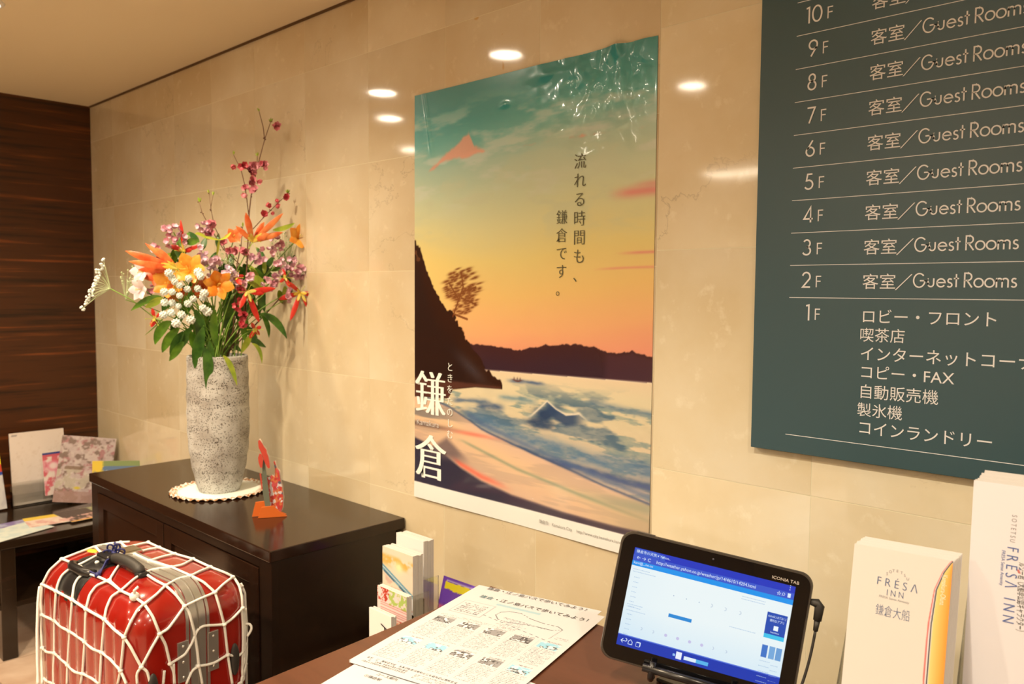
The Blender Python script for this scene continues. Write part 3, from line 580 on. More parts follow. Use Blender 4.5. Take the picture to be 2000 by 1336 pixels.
prof += [(.084, VH), (.079, VH), (.077, VH-.02), (.075, .1), (.0001, .08)]
vs = obj('flower_vase', MB().lathe(prof, vc, 72), vase_mat(), None, smooth=True, loc=vc, label='tall pitted grey-cream stoneware vase holding the bouquet on the cabinet', cat='vase')
dm = MB(); R0 = .134; ring = []
nR = 144; rad = [.0001, .05, .09, .105, .118, .128, .137]
dv_ = []; 
for i, r in enumerate(rad):
    for k in range(nR):
        a = 2*math.pi*k/nR; w = max(0, (r-.095)/.04)
        rr = r*(1+.035*w*abs(math.sin(a*13))); z = .001+w*.006*(.5+.5*math.sin(a*37+i*2.1))+.0006
        dv_.append((vc.x+rr*math.cos(a), vc.y+rr*math.sin(a), CZ+z))
df = [(i*nR+k, i*nR+(k+1) % nR, (i+1)*nR+(k+1) % nR, (i+1)*nR+k) for i in range(len(rad)-1) for k in range(nR)]
dm.add(dv_, df)
dmat = mat('lace', P(240, 226, 196), .9)
def _dm():
    m = dmat; ns, L, b = nodes(m); g = N(m, 'ShaderNodeNewGeometry'); sb = N(m, 'ShaderNodeVectorMath', operation='DISTANCE'); L.new(g.outputs['Position'], sb.inputs[0]); sb.inputs[1].default_value = (vc.x, vc.y, CZ)
    n = N(m, 'ShaderNodeTexNoise', Scale=110, Detail=3); L.new(pos(m), n.inputs['Vector']); r1 = ramp(m, [(.11/.2*1.0, (0, 0, 0)), (.125/.2, (1, 1, 1))], (lambda q: (L.new(sb.outputs['Value'], q.inputs[0]), q.outputs[0])[1])(N(m, 'ShaderNodeMath', operation='MULTIPLY')))
    for nd in ns:
        if nd.type == 'MATH' and nd.operation == 'MULTIPLY': nd.inputs[1].default_value = 5
    r2 = ramp(m, [(.42, (0, 0, 0)), (.52, (1, 1, 1))], n.outputs['Fac']); f = mix(m, 1.0, r1, r2, 'MULTIPLY'); L.new(mix(m, f, P(244, 232, 204), P(172, 112, 62)), b.inputs['Base Color'])
_dm()
obj('lace_doily', dm, dmat, None, smooth=True, loc=(vc.x, vc.y, CZ), label='round cream lace doily with scalloped brown edge under the vase', cat='doily')

# ================================================================== CARD ORNAMENT
oc = at(534, 1004, Z=CZ); ot = thing('card_ornament', 'small orange-footed cut-out card ornament in front of the vase', 'ornament', oc)
M_ORF = mat('orange card', P(222, 104, 34), .45); M_RED = mat('coral red card', P(206, 72, 52), .45); M_GRN = mat('grey green card', P(112, 112, 88), .5); M_EDGE = mat('cream card edge', P(240, 214, 176), .6)
vd = Vector((oc.x-CAM.x, oc.y-CAM.y, 0)).normalized(); sd = Vector((-vd.y, vd.x, 0))*-1        # sd: to the right as seen
def opx(px, py, dd=0):                                                    # point on the upright card plane through oc, shifted dd away
    n = vd; d = ray(px, py); c0 = oc+vd*dd; t = (c0-CAM).dot(n)/d.dot(n); return CAM+d*t
for dd, pts in ((-.016, [(492, 998), (499, 981), (526, 978), (531, 990), (560, 1003)]), (-.035, [(504, 1011), (511, 991), (535, 988), (543, 997), (561, 1001)])):
    q = [opx(x, y, dd) for x, y in pts]; q[0].z = CZ+.001; q[-1].z = CZ+.001; q.append(q[-1].copy()); q[-1] = q[-2].lerp(q[0], .5); q[-1].z = CZ+.0006
    obj('foot', MB().prism(q, vd*.0035), M_ORF, ot)
def opan(name, pts, m, dd, th=.004): obj(name, MB().prism([opx(x, y, dd) for x, y in pts], vd*th), m, ot)
opan('trunk', [(518, 990), (513, 960), (512, 925), (513, 899), (517, 897), (521, 930), (525, 960), (528, 989)], M_GRN, -.028, .003)
opan('plume', [(504, 862), (507, 859), (513, 868), (516, 874), (520, 878), (521, 885), (524, 892), (526, 903), (527, 914), (523, 915), (518, 905), (514, 896), (510, 884), (505, 874)], M_RED, -.032, .003)
opan('plume_edge', [(506, 858), (509, 857), (515, 869), (520, 875), (523, 884), (527, 893), (529, 905), (529, 916), (526, 914), (525, 903), (522, 892), (519, 880), (514, 872)], M_EDGE, -.026, .002)
opan('leaf_panel', [(507, 886), (511, 888), (514, 898), (512, 914), (508, 913), (505, 903), (504, 894)], M_RED, -.034, .003)
opan('side_strip', [(507, 925), (510, 925), (513, 955), (511, 958)], M_RED, -.026, .002)
def kim(U, V, h, w):
    return mottle((214, 160, 140), [(200, 60, 50), (230, 206, 190), (96, 84, 84), (220, 110, 60)], (6, 12), 61, 1, .52, .56)(U, V, h, w)
pa, pb, pc_ = opx(524, 998, -.02), opx(553, 1004, -.02), opx(521, 936, -.02)
ol = [(529, 1000), (523, 985), (524, 960), (519, 950), (521, 934), (528, 931), (530, 928), (536, 932), (537, 915), (534, 903), (536, 900), (541, 915), (545, 920), (547, 935), (551, 950), (553, 970), (552, 990), (547, 1004)]
me_k = mat('patterned card', (1, 1, 1), .5)
def _k():
    m = me_k; ns, L, b = nodes(m); v = N(m, 'ShaderNodeTexVoronoi', Scale=190); L.new(pos(m, (1, 1, .7)), v.inputs['Vector']); sp = N(m, 'ShaderNodeSeparateColor'); L.new(v.outputs['Color'], sp.inputs[0])
    r = ramp(m, [(0, P(206, 66, 54)), (.3, P(228, 206, 190)), (.5, P(110, 96, 100)), (.6, P(220, 120, 70)), (.78, P(214, 84, 80)), (.95, P(236, 220, 206))], sp.outputs[0]); m.node_tree.nodes[-1].color_ramp.interpolation = 'CONSTANT' if hasattr(m.node_tree.nodes[-1], 'color_ramp') else None; L.new(r, b.inputs['Base Color'])
_k()
opan('patterned_figure', ol, me_k, -.018, .003); opan('figure_edge', [(x+2.2, y-1) for x, y in ol], M_EDGE, -.013, .001)

# ================================================================== BOUQUET
M_STEM = mat('green stem', P(120, 150, 50), .5); M_TWIG = mat('brown twig', P(116, 76, 52), .7); M_YG = mat('yellow green', P(196, 196, 60), .5)
def leafmat(n, c1, c2):
    m = mat(n, c1, .38); ns, L, b = nodes(m); x = N(m, 'ShaderNodeTexNoise', Scale=30, Detail=3); L.new(pos(m), x.inputs['Vector']); L.new(ramp(m, [(.35, c1), (.65, c2)], x.outputs['Fac']), b.inputs['Base Color'])
    b.inputs['Subsurface Weight'].default_value = 0; return m
M_LEAF = leafmat('leaf green', P(66, 108, 22), P(116, 158, 40)); M_LEAFD = leafmat('leaf dark green', P(46, 84, 26), P(84, 126, 40)); M_LEAFY = leafmat('leaf yellow green', P(140, 160, 40), P(186, 190, 60))
M_PINK = leafmat('blossom pink', P(222, 116, 116), P(240, 160, 156)); M_LPINK = leafmat('pale pink', P(244, 184, 180), P(252, 222, 214)); M_HPINK = leafmat('hot pink', P(206, 64, 70), P(226, 104, 104)); M_LILAC = leafmat('stock pink', P(236, 156, 156), P(250, 204, 198))
M_ORANGE = leafmat('petal orange', P(240, 130, 26), P(250, 170, 60)); M_OR2 = leafmat('petal red orange', P(226, 84, 34), P(244, 140, 70)); M_REDP = leafmat('petal red', P(196, 30, 22), P(224, 60, 40)); M_WPINK = leafmat('petal pink white', P(244, 206, 196), P(250, 232, 224)); M_WB = leafmat('white ball', P(234, 226, 200), P(246, 240, 220))
M_YEL = leafmat('petal yellow', P(240, 190, 60), P(244, 214, 110)); M_GRNW = leafmat('lace green', P(178, 186, 120), P(214, 214, 160))
mouth = Vector((vc.x, vc.y, CZ+VH-.01))
VD = Vector((vc.x-CAM.x, vc.y-CAM.y, 0)).normalized(); VR = Vector((VD.y, -VD.x, 0)); ZV = Vector((0, 0, 1))
def bp(px, py, dd=0):                     # point near the bouquet: plane facing the viewer through the vase axis, dd metres towards the camera
    c0 = vc-VD*dd; d = ray(px, py); return CAM+d*((c0-CAM).dot(VD)/d.dot(VD))
def bez(a, b, c, n=10): return [a*(1-t)**2+b*2*t*(1-t)+c*t*t for t in [i/n for i in range(n+1)]]
def stem_pts(p, n=10, k=.55):
    a = mouth+Vector((random.uniform(-.035, .035), random.uniform(-.035, .035), -.02)); b = a.lerp(p, k); b = Vector((a.x*.55+b.x*.45, a.y*.55+b.y*.45, b.z+.02)); return bez(a, b, p, n)
def stem(parent, p, r=.0016, m=None, name='stem'): 
    pts = stem_pts(p); obj(name, MB().tube(pts, [r]*len(pts), 6), m or M_STEM, parent, smooth=True); return pts
def blade(mb, base, d, upv, L, Wd, curl=.3, n=7, wav=0, tipw=0, prof=None, fold=.15):
    """petal or leaf: starts at base in direction d, bends towards upv by curl (radians over its length)"""
    d = Vector(d).normalized(); s = d.cross(Vector(upv)); s = s.normalized() if s.length > 1e-3 else d.orthogonal().normalized(); u = s.cross(d).normalized(); p = Vector(base); vs = []; st = L/n
    for i in range(n+1):
        t = i/n; w = Wd*(math.sin(math.pi*min(1, t*.93+.05))**.8 if prof is None else np.interp(t, [q[0] for q in prof], [q[1] for q in prof])); a = curl*t
        dd = d*math.cos(a)+u*math.sin(a); nn = u*math.cos(a)-d*math.sin(a); wo = wav*math.sin(t*17)
        vs += [p-s*w/2+nn*(fold*w+wo*w), p.copy(), p+s*w/2+nn*(fold*w-wo*w)]; p = p+dd*st
    fs = []
    for i in range(n): a = i*3; fs += [(a, a+1, a+4, a+3), (a+1, a+2, a+5, a+4)]
    mb.add(vs, fs)
def rdir(): 
    v = Vector((random.gauss(0, 1), random.gauss(0, 1), random.gauss(0, 1))); return v.normalized()
def blossom(mb, c, r, facing, k=5):
    f = Vector(facing).normalized(); a = f.orthogonal().normalized(); b = f.cross(a); ph = random.uniform(0, 6)
    for i in range(k):
        an = ph+6.283*i/k; d = (a*math.cos(an)+b*math.sin(an))*.8+f*.55; blade(mb, c, d, f, r*1.25, r*1.15, .55, 4, 0, fold=.12)
def leaf_obj(parent, pts2, m, wd=.022, dd=0, name='leaf', n=8):
    """leaf along picked points (base -> tip)"""
    P3 = [bp(x, y, dd-.01*i) for i, (x, y) in enumerate(pts2)]; c = bez(P3[0], P3[1] if len(P3) > 2 else P3[0].lerp(P3[-1], .5)+ZV*.01, P3[-1], n); mb = MB(); vs = []
    for i, p in enumerate(c):
        t = i/n; tg = (c[min(i+1, n)]-c[max(i-1, 0)]).normalized(); s = tg.cross(VD).normalized(); s = (s+VD*.35).normalized(); w = wd*math.sin(math.pi*(.04+.95*t))**.75
        vs += [p-s*w/2-VD*w*.12, p.copy(), p+s*w/2-VD*w*.12]
    fs = []
    for i in range(n): a = i*3; fs += [(a, a+1, a+4, a+3), (a+1, a+2, a+5, a+4)]
    mb.add(vs, fs); return obj(name, mb, m, parent, smooth=True)
def c2(x, y): return (140+x/2.569, 200+y/2.569)          # picks read from an enlarged view
def twig(label, path, blooms, m=M_PINK, r0=.0026, dd=0, side=()):
    t = thing('peach_branch', label, 'branch', mouth, 'flowering peach branches'); P3 = [bp(*c2(x, y), dd) for x, y in path]
    pts = [mouth+Vector((random.uniform(-.02, .02), random.uniform(-.02, .02), -.03))]+P3; n = len(pts); rs = [r0*(1-.62*i/(n-1)) for i in range(n)]
    mb = MB().tube(pts, rs, 7)
    for sp in side: q = [bp(*c2(x, y), dd) for x, y in sp]; mb.tube(q, [r0*.55]*(len(q)-1)+[r0*.35], 6)
    for p in pts[2:]:
        for k in range(2): mb.ball(p+rdir()*.004, .0022, 1)
    obj('stem', mb, M_TWIG, t, smooth=True)
    tip = MB(); e = P3[-1]
    for k in range(4): blade(tip, e, Vector((random.uniform(-.6, .6), random.uniform(-.5, .5), 1)), VD, .014, .004, .3, 4)
    for sp in side:
        for k in range(3): blade(tip, bp(*c2(*sp[-1]), dd), Vector((random.uniform(-.6, .6), random.uniform(-.5, .5), 1)), VD, .012, .004, .3, 4)
    obj('leaf_bud', tip, M_LEAFY, t)
    for (x, y, r) in blooms:
        c = bp(*c2(x, y), dd+random.uniform(0, .012)); b = MB()
        if r < .0075: b.ball(c, r*1.15, 1, jit=.15)
        for k in range(3 if r >= .0075 else 1): blossom(b, c+rdir()*r*.25, r*1.35, (-VD+rdir()*.7))
        obj('flower', b, m, t, smooth=True)
twig('tallest peach branch, forked, rising above the bouquet', [(870, 1150), (880, 800), (890, 560), (900, 470), (930, 330), (970, 180), (998, 100)],
     [(1028, 120, .009), (915, 320, .011), (962, 312, .009), (885, 335, .010), (945, 395, .007), (900, 395, .010), (875, 430, .008), (915, 440, .010), (870, 470, .007), (972, 330, .006), (905, 350, .009)], side=[[(968, 185), (960, 120), (940, 45)], [(888, 560), (870, 420), (850, 340), (812, 262)], [(930, 330), (932, 270)]])
twig('peach branch leaning right with small round buds at upper right', [(860, 1100), (880, 800), (905, 640), (960, 580), (1000, 540), (1040, 500), (1085, 458)], [(985, 515, .007), (1030, 495, .005), (1035, 522, .006), (1075, 475, .008), (965, 560, .009), (1010, 555, .005), (810, 322, .007), (860, 320, .010)], dd=.02, m=M_HPINK, r0=.002)
twig('thin leafless peach twig at upper left of the bouquet', [(800, 1100), (840, 810), (760, 735), (690, 620), (655, 555), (640, 500)], [(690, 655, .010), (700, 610, .009)], dd=.01, r0=.002)
twig('short straight peach twig beside the leafless one', [(820, 1100), (780, 760), (715, 620), (700, 540), (690, 460)], [(710, 612, .009), (760, 700, .008)], dd=-.02, r0=.0018, side=[[(697, 530), (710, 465)]])
twig('far right peach branch with one pink bloom near its tip', [(840, 1200), (975, 1060), (1100, 920), (1160, 820), (1210, 720), (1245, 605)], [(1213, 655, .012), (1200, 672, .007), (1130, 960, .009)], dd=-.06, r0=.0026)
twig('thick bare peach twig in the middle of the bouquet', [(810, 1150), (830, 810), (850, 720), (858, 625)], [(870, 748, .010), (820, 745, .009), (790, 745, .008)], dd=.03, r0=.0024)
def stock(label, spots, dd, m=M_LILAC):
    t = thing('stock_flower_stem', label, 'flower', mouth, 'pink stock stems'); c0 = bp(*c2(spots[0][0], spots[0][1]), dd); stem(t, c0-VD*-.01, .0018)
    for (x, y, R) in spots:
        c = bp(*c2(x, y), dd); b = MB(); k = max(4, int((R/.0068)**1.75))
        for i in range(k):
            d = rdir(); q = c+Vector((d.x, d.y, d.z))*R*.72*random.uniform(.5, 1); 
            for s in range(2): blossom(b, q+rdir()*.002, random.uniform(.0075, .0115), (d-VD*.9))
        obj('flower', b, m, t, smooth=True)
stock('pink stock cluster at the upper left of the bouquet', [(510, 650, .026), (545, 690, .024), (480, 640, .016), (495, 700, .014)], .03)
stock('pale pink stock cluster in the middle of the bouquet', [(690, 790, .030), (640, 745, .020), (705, 850, .018), (730, 800, .016)], .05, M_LPINK)
stock('pale pink stock bloom beside the orange lily at centre', [(795, 870, .030), (820, 905, .016), (770, 840, .015)], .06, M_LPINK)
stock('pink stock spike right of centre', [(920, 785, .018), (950, 800, .012), (985, 750, .022), (960, 775, .014), (1030, 690, .018), (1045, 715, .012)], .02)
stock('pink stock spike at the right with long row of blooms', [(1040, 805, .020), (1110, 790, .018), (1085, 850, .020), (1150, 850, .024), (1185, 860, .018), (1120, 860, .016)], .03)
stock('pink stock spike low right of centre', [(1010, 890, .020), (1000, 920, .016), (1030, 860, .014), (855, 915, .014), (900, 880, .012), (970, 900, .010)], .05)
stock('small pink stock blooms at the far right', [(1112, 945, .016), (1085, 980, .012), (1130, 860, .010)], .04, M_LILAC)
stock('hot pink stock buds low in the middle', [(842, 1020, .015), (860, 990, .010), (862, 1070, .008), (860, 1110, .008), (840, 950, .012)], .06, M_HPINK)
stock('mauve stock blooms at the far left', [(430, 740, .020), (415, 935, .018), (655, 620, .018), (680, 660, .014)], .02)
def lily(label, flowers, m, throat=M_YEL, grp='orange lilies'):
    t = thing('lily_stem', label, 'flower', mouth, grp)
    for i, (x, y, R, fx, fy, dd) in enumerate(flowers):
        c = bp(*c2(x, y), dd); f = (-VD*1.0+VR*fx+ZV*fy).normalized(); stem(t, c-f*R*.8, .0017); b = MB(); a = f.orthogonal().normalized(); bb = f.cross(a); ph = random.uniform(0, 1)
        base = c-f*R*.75
        for k in range(6):
            an = ph+6.283*k/6; d = (a*math.cos(an)+bb*math.sin(an))*(.62 if k % 2 else .72)+f*.9; blade(b, base, d, -f, R*1.6, R*(1.15 if k % 2 else .95), .9, 7, .05, fold=.12)
        fl_ = obj('flower', b, m, t, smooth=True); s = MB(); 
        for k in range(5): q = base+f*R*.9+rdir()*R*.15; s.tube([base, q], [.0006, .0005], 5); s.ball(q, .0014, 1)
        obj('stamen', s, throat, t)
lily('large orange lily at the centre left of the bouquet', [(585, 830, .036, -.2, .3, .07), (480, 905, .034, -.3, .1, .06)], M_ORANGE)
lily('orange lily facing the viewer just right of centre', [(740, 915, .033, .2, -.1, .09)], M_ORANGE)
lily('orange lily with yellow throat at the upper right', [(1150, 672, .030, .3, .3, .03)], M_ORANGE)
lily('red orange lily low beneath the white pompons', [(520, 960, .026, 0, -.3, .05), (650, 930, .026, 0, 0, .04)], M_OR2)
lily('small orange lily high in the middle', [(815, 668, .020, 0, .4, .0), (420, 860, .026, -.4, .1, .03)], M_OR2)
lily('white and pink lilies at the left side of the bouquet', [(338, 848, .024, -.7, .1, .03), (330, 940, .024, -.8, -.1, .04)], M_WPINK, M_YEL, None)
def gloriosa(label, c, petals, m, dd, thr=M_YEL, fac=1.0):
    t = thing('flame_lily_stem', label, 'flower', mouth, 'flame lilies'); cc = bp(*c2(*c), dd); stem(t, cc, .0015); b = MB(); yb_ = MB()
    for (x, y, w) in petals:
        q = bp(*c2(x, y), dd+random.uniform(-.03, .03)); d = q-cc; L = d.length; blade(b, cc, d-VD*.3*L, VD, L*1.08, w*.88, .45, 10, .10, prof=[(0, .35), (.3, .8), (.6, 1), (.85, .7), (1, .05)], fold=.2)
        blade(yb_, cc-VD*.002, d-VD*.3*L, VD, L*.35, w*.5, .0, 5, .05, fold=.2)
    obj('flower', b, m, t, smooth=True); obj('petal_base', yb_, thr, t, smooth=True); s = MB()
    for k in range(6):
        a = 6.283*k/6; q = cc+(VR*math.cos(a)+ZV*math.sin(a))*.022-VD*.012; s.tube([cc, q], [.0007, .0005], 5); s.ball(q, .0016, 1)
    obj('stamen', s, M_YG, t)
gloriosa('red flame lily drooping at the far right', (1148, 955), [(1243, 968, .020), (1222, 1085, .018), (1098, 1088, .018), (1045, 985, .020), (1085, 900, .014)], M_REDP, .05)
gloriosa('red flame lily with a long hanging petal right of centre', (880, 950), [(1012, 935, .020), (935, 1090, .020), (845, 1030, .016), (870, 985, .018), (960, 960, .016)], M_REDP, .08)
gloriosa('red and yellow flame lily stretching out at the left', (530, 835), [(288, 752, .026), (300, 800, .022), (350, 840, .024), (400, 790, .026), (430, 735, .022), (380, 715, .018)], M_OR2, .06)
gloriosa('orange flame lily at the top of the bouquet', (908, 700), [(875, 560, .022), (828, 625, .018), (1052, 565, .020), (1050, 655, .020), (960, 610, .020), (985, 660, .022)], M_OR2, .04)
gloriosa('small red flame lily low at the left', (415, 1085), [(405, 1035, .012), (400, 1125, .016), (425, 1110, .014), (440, 1060, .010)], M_REDP, .04)
gloriosa('small crimson flame lily low at the right', (920, 1140), [(895, 1180, .014), (950, 1125, .014), (905, 1110, .012), (940, 1165, .014)], M_REDP, .05)
gloriosa('crimson flame lily above the far right stock blooms', (1070, 880), [(1060, 840, .014), (1095, 925, .014), (1050, 900, .012)], M_REDP, .06)
gloriosa('deep red flame lily behind the white pompons', (820, 880), [(800, 840, .016), (850, 910, .016), (860, 870, .014), (540, 745, .014)][:3], M_REDP, .07)
gloriosa('coral flame lily tucked behind the left stock cluster', (560, 745), [(500, 720, .020), (600, 740, .016), (548, 600, .012), (640, 720, .014)], M_REDP, .02)
# white pompons
c3 = lambda x, y: (240+x/5.565, 420+y/5.565)
balls = [(500, 630, 48), (535, 682, 42), (565, 725, 40), (615, 765, 38), (820, 620, 52), (845, 668, 44), (715, 690, 42), (700, 805, 40), (815, 800, 42), (885, 850, 50), (870, 895, 42), (450, 835, 46), (535, 835, 40), (617, 875, 38), (765, 910, 40), (708, 962, 44), (455, 950, 46), (535, 952, 42), (605, 990, 36), (870, 1010, 44), (920, 1050, 54), (440, 1085, 46), (525, 1060, 44), (638, 1085, 48), (738, 1140, 52), (580, 1175, 54)]
def pompon(b, c, r):
    b.ball(c, r*.72, 2, jit=.03)
    for i in range(26):
        z = 1-2*(i+.5)/26; a = i*2.39996; d = Vector((math.sqrt(1-z*z)*math.cos(a), math.sqrt(1-z*z)*math.sin(a), z)); b.ball(c+d*r*.78, r*.24, 1)
for g, (i0, i1, lab) in enumerate(((0, 9, 'upper spray of white pompon flowers among the orange lilies'), (9, 17, 'middle spray of white pompon flowers'), (17, 26, 'lowest spray of white pompon flowers over the vase rim'))):
    t = thing('pompon_spray', lab, 'flower', mouth, 'white pompon sprays'); node = bp(*c3(640, 1000-g*60), .04)
    stem(t, node, .0016)
    for (x, y, r) in balls[i0:i1]:
        c = bp(*c3(x, y), .09+random.uniform(-.012, .012)); b = MB(); pompon(b, c, r/5.565*.00145); f_ = obj('flower', b, M_WB, t, smooth=True); obj('stalk', MB().tube([node, c+VD*.006], [.0008, .0007], 5), M_STEM, t)
t = thing('lace_flower', 'white lace flower seen edge-on leaning out to the far left', 'flower', mouth); hub = bp(*c2(195, 935), .02)
pts = bez(mouth+Vector((0, 0, -.02)), bp(*c2(420, 1090), .02), bp(*c2(300, 990), .02), 8)+[hub]; obj('stem', MB().tube(pts, .0016, 6), M_STEM, t, smooth=True)
for i in range(15):
    y = 795+i*17; x = 150-(i*6.2)+random.uniform(-9, 12); c = bp(*c2(x, y), .02+random.uniform(-.03, .03)); b = MB()
    for k in range(6): b.ball(c+rdir()*.0055, .0036, 1)
    obj('flower', b, M_WB, t, smooth=True); obj('stalk', MB().tube([hub, hub.lerp(c, .5)+ZV*.004, c], .0007, 5), M_GRNW, t)
for nm, lab, cx, cy, sx_, sy_, n_, dd in (('lace_flower', 'pale green lace flower behind the right stock blooms', 1090, 740, 95, 75, 90, -.03), ('lace_flower', 'pale green lace flower behind the middle of the bouquet', 780, 790, 60, 40, 50, -.02), ('lace_flower', 'pale green lace sprig at the left edge beneath the lilies', 290, 880, 40, 60, 30, .0)):
    t = thing(nm, lab, 'flower', mouth); hb = bp(*c2(cx-20, cy+110), dd); stem(t, hb, .0015); b = MB(); s = MB()
    for k in range(n_):
        c = bp(*c2(cx+random.gauss(0, .5)*sx_, cy+random.gauss(0, .5)*sy_), dd+random.uniform(-.03, .03)); b.ball(c, .0026, 1, jit=.2); s.tube([hb, c], .0005, 4, caps=False)
    obj('floret', b, M_GRNW, t, kind='stuff'); obj('stalk', s, M_GRNW, t, kind='stuff')
# foliage
t = thing('foliage_stem', 'green leafy stems filling the lower left of the bouquet', 'leaves', mouth, 'foliage stems'); stem(t, bp(*c2(560, 1130), .05), .002)
for pts, w, m in (([(450, 975), (380, 975), (298, 1045)], .020, M_LEAF), ([(460, 980), (420, 1000), (370, 1030)], .022, M_LEAFY), ([(500, 1100), (440, 1120), (418, 1215)], .030, M_LEAF), ([(540, 1130), (480, 1180), (455, 1255)], .028, M_LEAF), ([(560, 1150), (520, 1200), (495, 1275)], .026, M_LEAFD), ([(560, 1200), (530, 1240), (490, 1298)], .024, M_LEAF), ([(600, 1130), (560, 1180), (545, 1240)], .028, M_LEAFD),
                  ([(480, 1060), (430, 1120), (365, 1170)], .004, M_STEM), ([(560, 1060), (520, 1100), (500, 1160)], .026, M_LEAFD), ([(640, 690), (600, 700), (570, 705)], .022, M_LEAF)):
    leaf_obj(t, [c2(*p) for p in pts], m, w, .05)
t = thing('foliage_stem', 'green leaves hanging over the front of the vase rim', 'leaves', mouth, 'foliage stems'); stem(t, bp(*c2(660, 1120), .05), .002)
for pts, w, m, dd in (([(660, 1130), (630, 1220), (617, 1335)], .032, M_LEAFD, .085), ([(665, 1230), (700, 1300), (675, 1440)], .030, M_LEAFD, .10), ([(690, 1200), (700, 1260), (700, 1330)], .022, M_LEAFD, .09), ([(600, 1150), (610, 1200), (640, 1270)], .026, M_LEAF, .07), ([(760, 1270), (800, 1300), (830, 1420)], .016, M_LEAFY, .10), ([(620, 1040), (660, 1120), (640, 1230)], .030, M_LEAFD, .06), ([(720, 1040), (700, 1120), (730, 1240)], .024, M_LEAF, .07)):
    leaf_obj(t, [c2(*p) for p in pts], m, w, dd)
t = thing('foliage_stem', 'green leafy stems at the right side of the bouquet', 'leaves', mouth, 'foliage stems'); stem(t, bp(*c2(900, 1060), .02), .002)
for pts, w, m, dd in (([(950, 1060), (1030, 1075), (1080, 1185)], .024, M_LEAFD, .04), ([(950, 1060), (990, 1100), (990, 1180)], .016, M_LEAF, .03), ([(880, 900), (930, 880), (965, 940)], .040, M_LEAFY, .04), ([(930, 830), (980, 820), (985, 880)], .03, M_LEAFD, .0), ([(900, 1170), (880, 1200), (850, 1260)], .02, M_LEAFY, .04), ([(905, 1210), (950, 1220), (955, 1310)], .012, M_LEAFY, .05), ([(860, 960), (830, 1020), (840, 1100)], .034, M_LEAFD, .02), ([(800, 980), (780, 1060), (790, 1180)], .034, M_LEAFD, .03), ([(880, 1080), (860, 1130), (870, 1200)], .024, M_LEAF, .03), ([(1010, 640), (1060, 640), (1120, 605)], .016, M_LEAFY, .02), ([(620, 660), (640, 650), (690, 690)], .010, M_YG, .05), ([(740, 690), (690, 680), (665, 672)], .008, M_YG, .05), ([(740, 690), (780, 680), (800, 650)], .008, M_YG, .05), ([(740, 690), (735, 730), (728, 770)], .008, M_YG, .05)):
    leaf_obj(t, [c2(*p) for p in pts], m, w, dd)
t = thing('foliage_stem', 'dense dark green leaves in the heart of the bouquet', 'leaves', mouth, 'foliage stems'); stem(t, bp(*c2(740, 1000), 0), .002)
for i in range(40):
    x = random.uniform(430, 1120); y = random.uniform(700, 960); ang = random.uniform(-2.8, 2.8)
    leaf_obj(t, [c2(x, y), c2(x+36*math.cos(ang), y+36*math.sin(ang)), c2(x+75*math.cos(ang), y+75*math.sin(ang))], random.choice([M_LEAF, M_LEAFD, M_LEAFD, M_LEAFY]), random.uniform(.014, .024), random.uniform(-.06, .01))
for i in range(46):
    x = random.uniform(480, 960); y = random.uniform(800, 1210) if 560 < x < 900 else random.uniform(820, 1040); b0 = (x, y); ang = random.uniform(.5, 2.6)
    leaf_obj(t, [c2(*b0), c2(x+60*math.cos(ang)*.6, y+60*math.sin(ang)*.5), c2(x+110*math.cos(ang), y+110*math.sin(ang)*.9)], random.choice([M_LEAF, M_LEAFD, M_LEAFD]), random.uniform(.02, .034), random.uniform(-.06, .02))
s_ = MB()
for i in range(26):
    a = mouth+Vector((random.uniform(-.06, .06), random.uniform(-.06, .06), -.03)); b = bp(*c2(random.uniform(560, 960), random.uniform(930, 1060)), random.uniform(-.05, .06)); s_.tube(bez(a, Vector((a.x, a.y, b.z*.5+a.z*.5)), b, 6), .0019, 6)
obj('stalk', s_, M_STEM, t, smooth=True)

# ================================================================== SUITCASE
SC = Vector((-1.856, -.615, 0)); SW, SD, SZ1, SZ0 = .48, .271, CAMZ-.621, .055; SROT = math.radians(4.4)
case = thing('suitcase', 'red hard-shell suitcase wrapped in a white rope net', 'suitcase', (SC.x, SC.y, 0))
RC = .055; RTp = .075
def ring_pts(hx, hy, rc, n=10, ribs=0.0):
    out = []
    def add(x, y): out.append((x, y))
    ns = 72
    # front (y-) left->right, right, back, left
    for k in range(ns+1):
        x = -hx+rc+(2*hx-2*rc)*k/ns; r = 0
        if ribs: r = ribs*(.5+.5*math.cos((x/.044)*2*math.pi))**.5*1.0*min(1, (hx-rc-abs(x))/.012+0.001)
        add(x, -hy-r)
    for k in range(1, n): a = -math.pi/2+math.pi/2*k/n; add(hx-rc+rc*math.cos(a), -hy+rc+rc*math.sin(a))
    for k in range(9): add(hx, -hy+rc+(2*hy-2*rc)*k/8)
    for k in range(1, n): a = math.pi/2*k/n; add(hx-rc+rc*math.cos(a), hy-rc+rc*math.sin(a))
    for k in range(ns+1):
        x = hx-rc-(2*hx-2*rc)*k/ns; r = 0
        if ribs: r = ribs*(.5+.5*math.cos((x/.044)*2*math.pi))**.5*min(1, (hx-rc-abs(x))/.012+0.001)
        add(x, hy+r)
    for k in range(1, n): a = math.pi/2+math.pi/2*k/n; add(-hx+rc+rc*math.cos(a), hy-rc+rc*math.sin(a))
    for k in range(9): add(-hx, hy-rc-(2*hy-2*rc)*k/8)
    for k in range(1, n): a = math.pi+math.pi/2*k/n; add(-hx+rc+rc*math.cos(a), -hy+rc+rc*math.sin(a))
    return out
MS = Matrix.Translation((SC.x, SC.y, 0)) @ Matrix.Rotation(SROT, 4, 'Z')
